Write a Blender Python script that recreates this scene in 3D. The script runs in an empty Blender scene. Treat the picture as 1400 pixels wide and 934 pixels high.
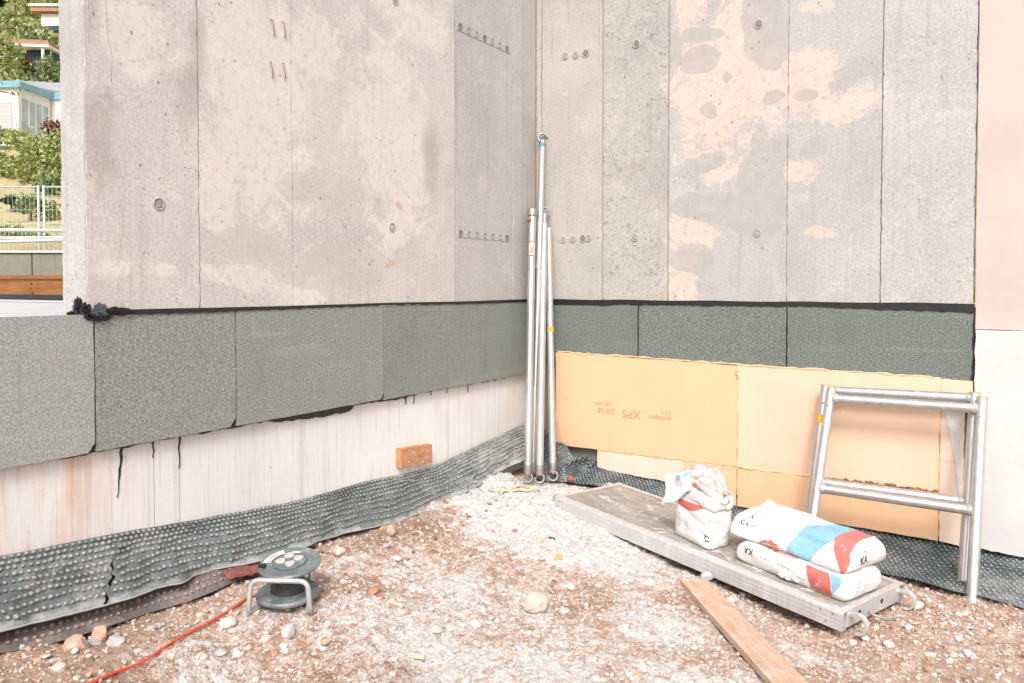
import bpy, bmesh, math, random
import numpy as np
from mathutils import Vector, Matrix
from mathutils.bvhtree import BVHTree

S = bpy.context.scene
COL = S.collection
rng = np.random.default_rng(11)
random.seed(5)

# ------------------------------------------------------------------ camera, world, sun, exposure
YAW = 0.5726241990998273
PITCH = 0.02896
EYE = Vector((2.5284, -4.2000, 1.25))
cd = bpy.data.cameras.new('camera')
cam = bpy.data.objects.new('camera', cd)
COL.objects.link(cam)
cam.location = EYE
cam.rotation_euler = (math.pi / 2 - PITCH, 0, YAW)
cd.sensor_width = 36.0
cd.lens = 1057.13 / 1400 * 36.0
cd.shift_y = -0.03175
cd.clip_start = 0.05
cd.clip_end = 2000
S.camera = cam

SUN_DIR = Vector((0.40, -0.74, 0.85)).normalized()      # from the scene to the sun
w = bpy.data.worlds.new('World')
S.world = w
w.use_nodes = True
wn = w.node_tree.nodes
wl = w.node_tree.links
sky = wn.new('ShaderNodeTexSky')
sky.sky_type = 'NISHITA'
sky.sun_disc = False
sky.sun_elevation = math.asin(SUN_DIR.z)
sky.sun_rotation = math.atan2(SUN_DIR.x, SUN_DIR.y)
sky.dust_density = 4.0
sky.air_density = 1.0
sky.ozone_density = 1.0
hs = wn.new('ShaderNodeHueSaturation')
hs.inputs['Saturation'].default_value = 0.30            # thin overcast: a greyer dome
wl.new(sky.outputs[0], hs.inputs['Color'])
wl.new(hs.outputs[0], wn['Background'].inputs['Color'])
wn['Background'].inputs['Strength'].default_value = 0.13

sd = bpy.data.lights.new('sun', 'SUN')
sd.energy = 1.5
sd.angle = math.radians(15)
sd.color = (1.0, 0.965, 0.93)
sun = bpy.data.objects.new('sun', sd)
COL.objects.link(sun)
sun.rotation_euler = SUN_DIR.to_track_quat('Z', 'Y').to_euler()

S.view_settings.view_transform = 'Standard'
S.view_settings.look = 'None'
S.view_settings.exposure = 0.67
S.view_settings.gamma = 1.0

# ------------------------------------------------------------------ numpy noise
def _hash(ix, iy, seed):
    h = (ix.astype(np.int64) * 374761393 + iy.astype(np.int64) * 668265263 + seed * 974634541) & 0xffffffff
    h = ((h ^ (h >> 13)) * 1274126177) & 0xffffffff
    h = h ^ (h >> 16)
    return (h & 0xffff) / 65535.0

def vnoise(x, y, seed=0):
    x = np.asarray(x, float); y = np.asarray(y, float)
    ix = np.floor(x); iy = np.floor(y)
    fx = x - ix; fy = y - iy
    fx = fx * fx * (3 - 2 * fx); fy = fy * fy * (3 - 2 * fy)
    a = _hash(ix, iy, seed); b = _hash(ix + 1, iy, seed)
    c = _hash(ix, iy + 1, seed); d = _hash(ix + 1, iy + 1, seed)
    return (a * (1 - fx) + b * fx) * (1 - fy) + (c * (1 - fx) + d * fx) * fy

def fbm(x, y, oct=4, seed=0, gain=0.5):
    t = 0; a = 1; n = 0
    x = np.asarray(x, float); y = np.asarray(y, float)
    for o in range(oct):
        t = t + a * vnoise(x, y, seed + o * 17); n += a
        x = x * 2.03 + 3.1; y = y * 2.03 + 1.7; a *= gain
    return t / n

# ------------------------------------------------------------------ materials
def new_mat(name):
    m = bpy.data.materials.new(name)
    m.use_nodes = True
    nt = m.node_tree
    b = nt.nodes['Principled BSDF']
    return m, nt, b

class NB:
    """small node-building helper"""
    def __init__(s, nt): s.nt = nt; s.N = nt.nodes; s.L = nt.links
    def _in(s, sock, v):
        if v is None: return
        if hasattr(v, 'is_output'): s.L.new(v, sock)
        else: sock.default_value = v
    def coord(s, kind='Object'): return s.N.new('ShaderNodeTexCoord').outputs[kind]
    def mapping(s, v, scale=(1, 1, 1), loc=(0, 0, 0), rot=(0, 0, 0)):
        n = s.N.new('ShaderNodeMapping'); s.L.new(v, n.inputs[0])
        n.inputs['Scale'].default_value = scale; n.inputs['Location'].default_value = loc; n.inputs['Rotation'].default_value = rot
        return n.outputs[0]
    def noise(s, v, scale, detail=4, rough=0.55, dist=0.0):
        n = s.N.new('ShaderNodeTexNoise'); s.L.new(v, n.inputs['Vector'])
        n.inputs['Scale'].default_value = scale; n.inputs['Detail'].default_value = detail
        n.inputs['Roughness'].default_value = rough; n.inputs['Distortion'].default_value = dist
        return n.outputs[0]
    def voro(s, v, scale, feature='F1', out=0, rand=1.0):
        n = s.N.new('ShaderNodeTexVoronoi'); s.L.new(v, n.inputs['Vector']); n.feature = feature
        n.inputs['Scale'].default_value = scale; n.inputs['Randomness'].default_value = rand
        return n.outputs[out]
    def math(s, op, a, b=0.0, clamp=False):
        n = s.N.new('ShaderNodeMath'); n.operation = op; n.use_clamp = clamp
        s._in(n.inputs[0], a); s._in(n.inputs[1], b); return n.outputs[0]
    def ramp(s, f, stops, interp='LINEAR'):
        n = s.N.new('ShaderNodeValToRGB'); s.L.new(f, n.inputs[0]); cr = n.color_ramp; cr.interpolation = interp
        while len(cr.elements) < len(stops): cr.elements.new(0.5)
        for e, (p, c) in zip(cr.elements, stops):
            e.position = p
            e.color = (c, c, c, 1) if not hasattr(c, '__len__') else tuple(c) + (1,) * (4 - len(c))
        return n.outputs[0]
    def step(s, f, lo, hi):
        n = s.N.new('ShaderNodeMapRange'); n.interpolation_type = 'SMOOTHSTEP'
        s.L.new(f, n.inputs[0]); n.inputs[1].default_value = lo; n.inputs[2].default_value = hi
        return n.outputs[0]
    def mix(s, f, a, b, mode='MIX'):
        n = s.N.new('ShaderNodeMix'); n.data_type = 'RGBA'; n.blend_type = mode
        s._in(n.inputs[0], f)
        for k, v in ((6, a), (7, b)):
            if hasattr(v, 'is_output'): s.L.new(v, n.inputs[k])
            else: n.inputs[k].default_value = tuple(v) + (1,) * (4 - len(v))
        return n.outputs[2]
    def attr(s, name):
        n = s.N.new('ShaderNodeAttribute'); n.attribute_name = name; return n.outputs['Fac']
    def island(s):
        return s.N.new('ShaderNodeNewGeometry').outputs['Random Per Island']
    def sep(s, v):
        n = s.N.new('ShaderNodeSeparateXYZ'); s.L.new(v, n.inputs[0]); return n.outputs
    def bump(s, h, strength=0.5, dist=0.01, normal=None):
        n = s.N.new('ShaderNodeBump'); s.L.new(h, n.inputs['Height'])
        n.inputs['Strength'].default_value = strength; n.inputs['Distance'].default_value = dist
        if normal is not None: s.L.new(normal, n.inputs['Normal'])
        return n.outputs[0]

def finish(nb, b, color, rough=0.8, bump=None, metal=0.0, spec=None):
    nb._in(b.inputs['Base Color'], color if hasattr(color, 'is_output') else tuple(color) + (1,) * (4 - len(color)))
    nb._in(b.inputs['Roughness'], rough)
    nb._in(b.inputs['Metallic'], metal)
    if spec is not None: b.inputs['Specular IOR Level'].default_value = spec
    if bump is not None: nb.L.new(bump, b.inputs['Normal'])

def simple(name, col, rough=0.7, metal=0.0, var=0.12, scale=20.0, bump=0.0, spec=0.4, vec=(1, 1, 1)):
    m, nt, b = new_mat(name); n = NB(nt)
    c = n.mapping(n.coord(), scale=vec)
    f = n.noise(c, scale, 6, 0.6)
    lo = tuple(max(0, x * (1 - var)) for x in col); hi = tuple(min(1, x * (1 + var)) for x in col)
    cc = n.ramp(f, [(0.3, lo), (0.7, hi)])
    bp = n.bump(n.noise(c, scale * 6, 4, 0.6), bump, 0.004) if bump else None
    finish(n, b, cc, rough, bp, metal, spec)
    return m

M = {}

def concrete(name, tint=(1, 1, 1), peach=(0.66, 0.515, 0.44), amount=0.72, grey_amt=0.75, pits=1.0, streak=0.12, rough_bay=0.0, off=(0, 0, 0)):
    m, nt, b = new_mat(name); n = NB(nt)
    c = n.mapping(n.coord(), loc=off)
    T = lambda *a: tuple(x * y for x, y in zip(a, tint))
    n1 = n.noise(c, 1.6, 7, 0.62, 0.4)
    base = n.ramp(n1, [(0.30, T(0.372, 0.356, 0.345)), (0.5, T(0.43, 0.413, 0.400)), (0.70, T(0.475, 0.456, 0.442))])
    # soft cloudy laitance
    n2 = n.noise(c, 5.5, 8, 0.7, 1.2)
    base = n.mix(n.math('MULTIPLY', n.step(n2, 0.50, 0.66), 0.35), base, T(0.56, 0.53, 0.505))
    # long vertical streaks
    st = n.noise(n.mapping(c, scale=(9, 9, 0.55)), 2.0, 5, 0.65)
    base = n.mix(n.math('MULTIPLY', n.step(st, 0.52, 0.72), streak * 2.4), base, T(0.27, 0.245, 0.225))
    # grain
    g = n.noise(c, 90, 4, 0.7)
    base = n.mix(0.42, base, n.ramp(g, [(0.3, (0.26, 0.26, 0.26)), (0.7, (0.74, 0.74, 0.74))]), 'OVERLAY')
    # darker and paler shapes carried by the mesh (stains, peeled laitance)
    rag = n.math('ADD', n.math('MULTIPLY', n.math('SUBTRACT', n.noise(c, 5.5, 9, 0.74, 0.9), 0.5), 2.1), n.math('MULTIPLY', n.math('SUBTRACT', n.noise(c, 48, 6, 0.75), 0.5), 0.95))
    pale = n.step(n.math('ADD', n.attr('pale'), rag), 0.34, 0.70)
    flakes = n.ramp(n.noise(c, 30, 8, 0.78), [(0.38, 0.0), (0.50, 1.0)])
    pale = n.math('MULTIPLY', n.math('MULTIPLY', pale, flakes), amount)
    base = n.mix(pale, base, n.mix(n.step(n2, 0.35, 0.65), peach, tuple(min(1, x * 1.07) for x in peach)))
    rag2 = n.math('MULTIPLY', n.math('SUBTRACT', n.noise(c, 14, 8, 0.76, 0.5), 0.5), 1.05)
    grey = n.math('MULTIPLY', n.step(n.math('ADD', n.attr('grey'), rag2), 0.38, 0.64), grey_amt)
    base = n.mix(grey, base, n.ramp(n.noise(c, 12, 6, 0.65), [(0.35, T(0.36, 0.338, 0.316)), (0.65, T(0.43, 0.405, 0.382))]))
    stn = n.math('MULTIPLY', n.step(n.math('ADD', n.attr('stain'), n.math('MULTIPLY', rag, 0.5)), 0.25, 1.0), 0.34)
    base = n.mix(stn, base, (0.215, 0.18, 0.155))
    rust = n.step(n.math('ADD', n.attr('rust'), n.math('MULTIPLY', rag, 0.5)), 0.4, 0.65)
    base = n.mix(n.math('MULTIPLY', rust, 0.5), base, (0.50, 0.29, 0.15))
    # air holes and scuffs
    v = n.voro(n.mapping(c, scale=(1, 1, 0.75)), 22.0)
    gate = n.step(n.noise(c, 9, 3), 0.52, 0.60)
    pit = n.math('MULTIPLY', n.math('SUBTRACT', 1.0, n.step(v, 0.07, 0.16)), gate)
    base = n.mix(n.math('MULTIPLY', pit, 0.65 * pits), base, (0.15, 0.13, 0.115))
    v2 = n.noise(n.mapping(c, scale=(1, 1, 1.4), rot=(0.5, 0.6, 0.3)), 34, 2, 0.5, 2.2)
    chip = n.math('MULTIPLY', n.step(v2, 0.665, 0.70), n.step(n.noise(c, 3.0, 4), 0.46, 0.60))
    base = n.mix(n.math('MULTIPLY', chip, 0.72), base, (0.20, 0.175, 0.155))
    v3 = n.noise(n.mapping(c, scale=(1.3, 1.3, 0.5), loc=(3, 1, 7)), 24, 4, 0.62, 1.4)
    base = n.mix(n.math('MULTIPLY', n.step(v3, 0.66, 0.70), 0.40), base, T(0.60, 0.55, 0.51))
    # fine scratches, trowel marks and lighter scuffs
    for (sx, sz, ry, lo, colr, am) in ((60, 3.0, 0.35, 0.66, (0.24, 0.21, 0.19), 0.30), (70, 2.5, -0.9, 0.67, (0.62, 0.58, 0.55), 0.40), (5, 70, 0.15, 0.68, (0.26, 0.23, 0.205), 0.28)):
        sc_ = n.noise(n.mapping(c, scale=(sx, sx, sz), rot=(ry, ry * 0.8, 0)), 1.0, 4, 0.6, 0.4)
        sm_ = n.math('MULTIPLY', n.step(sc_, lo, lo + 0.05), n.step(n.noise(c, 2.6 + sx * .01, 5), 0.48, 0.60))
        base = n.mix(n.math('MULTIPLY', sm_, am), base, colr)
    dp = n.noise(c, 60, 3, 0.6, 0.6)
    base = n.mix(n.math('MULTIPLY', n.math('MULTIPLY', n.step(dp, 0.68, 0.72), n.step(n.noise(c, 6, 5), 0.45, 0.56)), 0.45), base, (0.22, 0.195, 0.17))
    if rough_bay:
        rb = n.noise(c, 30, 5, 0.66, 1.8)
        rbm = n.math('MULTIPLY', n.step(rb, 0.57, 0.61), n.step(n.noise(c, 3.4, 5), 0.38, 0.54))
        base = n.mix(n.math('MULTIPLY', rbm, 0.62 * rough_bay), base, (0.20, 0.175, 0.15))
    h = n.math('ADD', n.math('MULTIPLY', g, 0.25), n.math('SUBTRACT', n.math('MULTIPLY', n2, 0.6), n.math('MULTIPLY', pit, 0.8)))
    h = n.math('SUBTRACT', h, n.math('MULTIPLY', pale, -0.15))
    finish(n, b, base, 0.78, n.bump(h, 0.35, 0.004), 0, 0.3)
    return m

PL = (0.60, 0.55, 0.51)
M['concrete'] = concrete('raw concrete')
M['concrete_left'] = concrete('raw concrete pale', (1.27, 1.235, 1.21), (0.68, 0.625, 0.585), 0.70, 0.45, off=(5, 2, 3))
M['concrete_b'] = concrete('raw concrete smooth bay', (1.06, 1.045, 1.03), PL, 0.6, 0.6, pits=0.6, off=(3, 1, 2))
M['concrete_warm'] = concrete('raw concrete warm bay', (1.0, 0.97, 0.935), PL, 0.6, 0.6, streak=0.16, off=(7, 5, 1))
M['concrete_rough'] = concrete('raw concrete pitted bay', (0.96, 0.94, 0.905), PL, 0.5, rough_bay=1.0, pits=1.2, off=(1, 8, 4))
M['concrete_core'] = simple('concrete in the joints', (0.33, 0.30, 0.275), 0.9)

def foundation_mat():
    m, nt, b = new_mat('pale foundation concrete'); n = NB(nt)
    c = n.coord()
    p = n.sep(c)
    n1 = n.noise(c, 1.8, 6, 0.6, 0.3)
    base = n.ramp(n1, [(0.32, (0.67, 0.645, 0.625)), (0.66, (0.77, 0.755, 0.74))])
    st = n.noise(n.mapping(c, scale=(14, 14, 0.45)), 2.0, 6, 0.7)
    base = n.mix(n.math('MULTIPLY', n.step(st, 0.50, 0.70), 0.5), base, (0.54, 0.495, 0.46))
    st2 = n.noise(n.mapping(c, scale=(34, 34, 1.1), loc=(4, 0, 2)), 2.4, 5, 0.7)
    base = n.mix(n.math('MULTIPLY', n.step(st2, 0.56, 0.66), 0.34), base, (0.33, 0.30, 0.27))
    # orange water stains at the left end
    o = n.noise(n.mapping(c, scale=(6, 6, 0.8)), 2.0, 6, 0.65, 0.5)
    om = n.math('MULTIPLY', n.math('SUBTRACT', 1.0, n.step(p[1], -1.05, -0.50)), n.step(o, 0.36, 0.62))
    base = n.mix(n.math('MULTIPLY', om, 0.75), base, (0.66, 0.47, 0.335))
    base = n.mix(n.math('MULTIPLY', om, n.math('MULTIPLY', n.step(st, 0.52, 0.62), 0.5)), base, (0.55, 0.34, 0.20))
    g = n.noise(c, 110, 4, 0.7)
    base = n.mix(0.22, base, n.ramp(g, [(0.3, 0.32), (0.7, 0.7)]), 'OVERLAY')
    v = n.noise(c, 30, 3, 0.5, 1.5)
    base = n.mix(n.math('MULTIPLY', n.step(v, 0.70, 0.75), 0.4), base, (0.30, 0.25, 0.21))
    finish(n, b, base, 0.8, n.bump(n.math('ADD', g, st), 0.25, 0.003), 0, 0.3)
    return m
M['foundation'] = foundation_mat()

def granulate(name, light, dark, base):
    m, nt, b = new_mat(name); n = NB(nt)
    c = n.coord()
    f = n.noise(c, 240, 3, 0.75)
    f2 = n.noise(c, 110, 3, 0.7)
    k = n.math('ADD', n.math('MULTIPLY', f, 0.65), n.math('MULTIPLY', f2, 0.35))
    col = n.ramp(k, [(0.38, tuple(.12 * a + .88 * b_ for a, b_ in zip(base, dark))), (0.50, base), (0.63, tuple(.12 * a + .88 * b_ for a, b_ in zip(base, light)))])
    big = n.noise(n.mapping(c, scale=(2, 2, 1)), 2.6, 6, 0.65)
    col = n.mix(n.math('MULTIPLY', n.step(big, 0.5, 0.75), 0.35), col, tuple(x * 0.72 for x in base))
    band = n.noise(n.mapping(c, scale=(0.6, 0.6, 9)), 2.0, 3, 0.6)
    col = n.mix(n.math('MULTIPLY', n.step(band, 0.55, 0.75), 0.22), col, light)
    br = n.noise(n.mapping(c, loc=(5, 2, 9)), 4.0, 6, 0.7)
    col = n.mix(n.math('MULTIPLY', n.step(br, 0.66, 0.78), 0.4), col, (0.20, 0.155, 0.09))
    sm = n.noise(n.mapping(c, scale=(1, 1, 0.6), loc=(2, 7, 3)), 7, 7, 0.7, 1.0)
    col = n.mix(n.math('MULTIPLY', n.step(sm, 0.60, 0.70), 0.30), col, tuple(min(1, x * 1.5) for x in base))
    sk = n.noise(n.mapping(c, scale=(30, 30, 1.2)), 1.5, 4, 0.6)
    col = n.mix(n.math('MULTIPLY', n.step(sk, 0.62, 0.70), 0.22), col, tuple(x * 0.6 for x in base))
    finish(n, b, col, 0.85, n.bump(k, 0.6, 0.004), 0, 0.35)
    return m
M['gran_pale'] = granulate('slate granules faded grey', (0.55, 0.56, 0.53), (0.18, 0.185, 0.172), (0.33, 0.342, 0.32))
M['gran_mid'] = granulate('slate granules grey green', (0.47, 0.49, 0.45), (0.11, 0.12, 0.108), (0.255, 0.272, 0.247))
M['gran_green'] = granulate('slate granules green', (0.38, 0.405, 0.355), (0.10, 0.112, 0.098), (0.225, 0.246, 0.213))
M['gran_dark'] = granulate('slate granules dark green grey', (0.35, 0.375, 0.335), (0.052, 0.066, 0.058), (0.145, 0.168, 0.148))

def xps(name, col, off):
    m, nt, b = new_mat(name); n = NB(nt)
    c = n.mapping(n.coord(), loc=off)
    f = n.noise(c, 2.4, 6, 0.6)
    cc = n.ramp(f, [(0.3, tuple(x * 0.93 for x in col)), (0.7, tuple(min(1, x * 1.05) for x in col))])
    sp = n.noise(c, 26, 5, 0.65, 0.8)
    cc = n.mix(n.math('MULTIPLY', n.step(sp, 0.64, 0.70), 0.35), cc, (0.86, 0.70, 0.56))
    d = n.noise(n.mapping(c, scale=(1.5, 1.5, 3.5)), 6, 6, 0.7)
    cc = n.mix(n.math('MULTIPLY', n.step(d, 0.60, 0.76), 0.22), cc, (0.72, 0.50, 0.33))
    v = n.voro(c, 40)
    pit = n.math('MULTIPLY', n.math('SUBTRACT', 1, n.step(v, 0.04, 0.10)), n.step(n.noise(c, 6, 3), 0.58, 0.66))
    cc = n.mix(n.math('MULTIPLY', pit, 0.5), cc, (0.42, 0.24, 0.12))
    zc = n.sep(n.coord())[2]
    low = n.math('SUBTRACT', 1.0, n.step(zc, -0.42, -0.12))
    spl = n.math('MULTIPLY', n.step(n.math('ADD', n.noise(c, 45, 7, 0.75), n.math('MULTIPLY', low, 0.16)), 0.66, 0.74), 0.45)
    cc = n.mix(spl, cc, (0.66, 0.58, 0.52))
    scr = n.noise(n.mapping(c, scale=(4, 4, 60), rot=(0, 0.5, 0)), 1.2, 4, 0.6, 0.5)
    cc = n.mix(n.math('MULTIPLY', n.math('MULTIPLY', n.step(scr, 0.64, 0.68), n.step(n.noise(c, 3, 4), 0.48, 0.6)), 0.35), cc, (0.58, 0.35, 0.20))
    finish(n, b, cc, 0.72, n.bump(n.math('ADD', sp, n.noise(c, 120, 3)), 0.18, 0.003), 0, 0.3)
    return m
M['xps_orange'] = xps('orange foam board', (0.80, 0.50, 0.305), (0, 0, 0))
M['xps_pale'] = xps('pale salmon foam board', (0.79, 0.555, 0.405), (4, 2, 1))
M['xps_pink'] = xps('pinkish foam board', (0.78, 0.60, 0.49), (9, 3, 5))
M['foam'] = simple('dried foam bead', (0.76, 0.49, 0.29), 0.8, 0, 0.25, 30, 0.4)
M['rust_gap'] = simple('brown crumbling gap', (0.30, 0.145, 0.06), 0.95, 0, 0.5, 60, 0.5)
M['print'] = simple('faded brown print', (0.50, 0.345, 0.215), 0.8, 0, 0.2, 90)
M['bitumen'] = simple('black bitumen', (0.014, 0.014, 0.015), 0.38, 0, 0.4, 30, 0.6, 0.5)
M['bitumen_film'] = simple('torn blue black foil', (0.05, 0.075, 0.085), 0.22, 0, 0.6, 18, 0.5, 0.6)
M['plaster_pink'] = simple('smooth rose plaster', (0.55, 0.475, 0.435), 0.8, 0, 0.09, 2.2, 0.35)
M['plaster_white'] = simple('smooth white plaster', (0.62, 0.60, 0.59), 0.8, 0, 0.09, 3.0, 0.4)
M['mortar_patch'] = simple('combed white mortar', (0.72, 0.69, 0.66), 0.85, 0, 0.12, 60, 0.6, vec=(3, 3, 0.3))

def membrane(name, col, dustc, amount):
    m, nt, b = new_mat(name); n = NB(nt)
    c = n.coord()
    d = n.noise(c, 9, 7, 0.7, 0.5)
    d2 = n.noise(c, 70, 4, 0.7)
    big = n.noise(c, 3.0, 4, 0.6)
    k = n.math('ADD', n.math('MULTIPLY', d, 0.5), n.math('ADD', n.math('MULTIPLY', d2, 0.35), n.math('MULTIPLY', big, 0.35)))
    dm = n.math('MULTIPLY', n.step(n.math('ADD', k, n.math('MULTIPLY', n.attr('dust'), 0.55)), 0.57, 0.86), amount)
    cc = n.mix(dm, col, dustc)
    fl = n.noise(c, 26, 6, 0.72)
    cc = n.mix(n.math('MULTIPLY', n.step(fl, 0.66, 0.72), 0.55 * amount), cc, (0.62, 0.58, 0.54))
    ro = n.ramp(dm, [(0.0, 0.34), (0.6, 0.8)])
    finish(n, b, cc, ro, n.bump(d2, 0.3, 0.003), 0, 0.5)
    return m
M['memb'] = membrane('dusty dimpled foil', (0.125, 0.14, 0.136), (0.42, 0.415, 0.40), 0.85)
M['memb_brown'] = membrane('muddy dimpled foil', (0.13, 0.105, 0.098), (0.36, 0.28, 0.235), 0.8)
M['memb_dark'] = membrane('dark dimpled foil', (0.05, 0.072, 0.08), (0.42, 0.40, 0.385), 0.62)

def metal(name, col, rough, dirt, dcol=(0.55, 0.52, 0.48), metal_=0.75):
    m, nt, b = new_mat(name); n = NB(nt)
    c = n.coord()
    d = n.noise(n.mapping(c, scale=(1, 1, 0.35)), 26, 7, 0.72, 0.6)
    d2 = n.noise(n.mapping(c, scale=(1, 1, 0.08)), 70, 4, 0.6)
    f = n.math('MULTIPLY', n.step(n.math('ADD', n.math('MULTIPLY', d, 0.7), n.math('MULTIPLY', d2, 0.3)), 0.50, 0.66), dirt)
    cc = n.mix(f, n.ramp(d2, [(0.3, tuple(x * 0.86 for x in col)), (0.7, col)]), dcol)
    finish(n, b, cc, n.ramp(f, [(0, rough), (0.6, 0.75)]), n.bump(d, 0.12, 0.003), n.math('MULTIPLY', n.math('SUBTRACT', 1.0, f), metal_), 0.5)
    return m
M['alu'] = metal('aluminium tube', (0.70, 0.695, 0.69), 0.33, 0.30, (0.60, 0.59, 0.58), 0.85)
M['alu_dusty'] = metal('dusty galvanised tube', (0.56, 0.55, 0.54), 0.45, 0.8, (0.58, 0.55, 0.52), 0.55)
M['alu_rail'] = metal('scratched aluminium rail', (0.70, 0.69, 0.685), 0.40, 0.6, (0.60, 0.58, 0.565), 0.5)
M['steel'] = metal('galvanised cast steel', (0.36, 0.35, 0.34), 0.5, 0.5, (0.45, 0.42, 0.38), 0.7)
M['reel_tube'] = metal('grey galvanised reel stand', (0.60, 0.62, 0.63), 0.42, 0.4, (0.52, 0.50, 0.48), 0.6)
M['red_plastic'] = simple('red plastic', (0.46, 0.10, 0.08), 0.6, 0, 0.3, 60)
M['yellow_tape'] = simple('yellow tape', (0.75, 0.42, 0.03), 0.6)
M['orange_cap'] = simple('orange end cap', (0.70, 0.33, 0.10), 0.6)
M['blue_tape'] = simple('blue tape', (0.10, 0.30, 0.42), 0.6)
M['sticker'] = simple('white sticker', (0.66, 0.62, 0.60), 0.5)
M['ink'] = simple('black ink', (0.025, 0.024, 0.026), 0.6)
M['ink_grey'] = simple('grey ink', (0.24, 0.22, 0.22), 0.6)
M['ink_red'] = simple('red ink', (0.60, 0.10, 0.08), 0.6)
M['reel_plastic'] = membrane('dusty grey reel plastic', (0.115, 0.14, 0.15), (0.46, 0.45, 0.44), 0.9)
M['reel_plate'] = membrane('dusty reel top plate', (0.14, 0.165, 0.17), (0.60, 0.585, 0.57), 1.0)
M['socket_lid'] = simple('pale socket lid', (0.50, 0.465, 0.455), 0.5, 0, 0.1, 60, 0.2)
M['black_plastic'] = simple('black plastic', (0.02, 0.02, 0.022), 0.5)
M['cable_black'] = simple('wound dark cable', (0.06, 0.062, 0.06), 0.6, 0, 0.5, 40, 0.4)
M['cable_red'] = simple('orange red cable', (0.68, 0.085, 0.045), 0.5)
M['cloth_red'] = simple('dusty red cloth', (0.22, 0.085, 0.07), 0.9, 0, 0.4, 20, 0.4)
M['rope'] = simple('cream rope', (0.66, 0.52, 0.36), 0.9, 0, 0.2, 60, 0.5)

def wood(name, a, bcol, scale=14, dust=0.0, axis=(12, 1, 12)):
    m, nt, b = new_mat(name); n = NB(nt)
    c = n.mapping(n.coord(), scale=axis)
    f = n.noise(c, scale, 6, 0.6, 0.6)
    cc = n.ramp(f, [(0.3, a), (0.7, bcol)])
    g = n.noise(n.mapping(n.coord(), scale=tuple(x * 3 for x in axis)), scale, 4, 0.6)
    cc = n.mix(0.35, cc, n.ramp(g, [(0.3, 0.3), (0.7, 0.7)]), 'OVERLAY')
    if dust:
        d = n.noise(n.coord(), 11, 7, 0.7, 0.4)
        cc = n.mix(n.math('MULTIPLY', n.step(d, 0.46, 0.68), dust), cc, (0.64, 0.58, 0.53))
    finish(n, b, cc, 0.75, n.bump(g, 0.25, 0.003), 0, 0.3)
    return m
M['plank'] = wood('weathered batten', (0.46, 0.295, 0.20), (0.60, 0.42, 0.315), 6, 0.5, (1, 10, 10))
M['beam'] = wood('orange glazed beam', (0.19, 0.075, 0.022), (0.33, 0.14, 0.042), 5, 0.0, (0.6, 8, 8))
M['block'] = simple('orange brown block', (0.50, 0.25, 0.13), 0.8, 0, 0.2, 30, 0.4)
M['block_side'] = M['block']

def deck_ply():
    m, nt, b = new_mat('worn plywood deck'); n = NB(nt)
    c = n.coord()
    f = n.noise(n.mapping(c, scale=(1.2, 4, 4)), 4, 7, 0.66, 0.5)
    cc = n.ramp(f, [(0.3, (0.22, 0.195, 0.17)), (0.55, (0.34, 0.31, 0.28)), (0.72, (0.43, 0.40, 0.37))])
    d = n.noise(n.mapping(c, scale=(1, 1.6, 1.6)), 9, 8, 0.72, 0.8)
    cc = n.mix(n.math('MULTIPLY', n.step(d, 0.55, 0.61), 0.8), cc, (0.64, 0.60, 0.57))
    d2 = n.noise(c, 30, 6, 0.7, 1.0)
    cc = n.mix(n.math('MULTIPLY', n.step(d2, 0.60, 0.66), 0.6), cc, (0.64, 0.60, 0.57))
    rs = n.noise(n.mapping(c, loc=(3, 3, 3)), 5, 5, 0.6)
    cc = n.mix(n.math('MULTIPLY', n.step(rs, 0.56, 0.72), 0.35), cc, (0.33, 0.19, 0.10))
    g = n.noise(c, 130, 3, 0.7)
    cc = n.mix(0.3, cc, n.ramp(g, [(0.3, 0.3), (0.7, 0.7)]), 'OVERLAY')
    finish(n, b, cc, 0.82, n.bump(g, 0.3, 0.003), 0, 0.3)
    return m
M['deck_ply'] = deck_ply()

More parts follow.
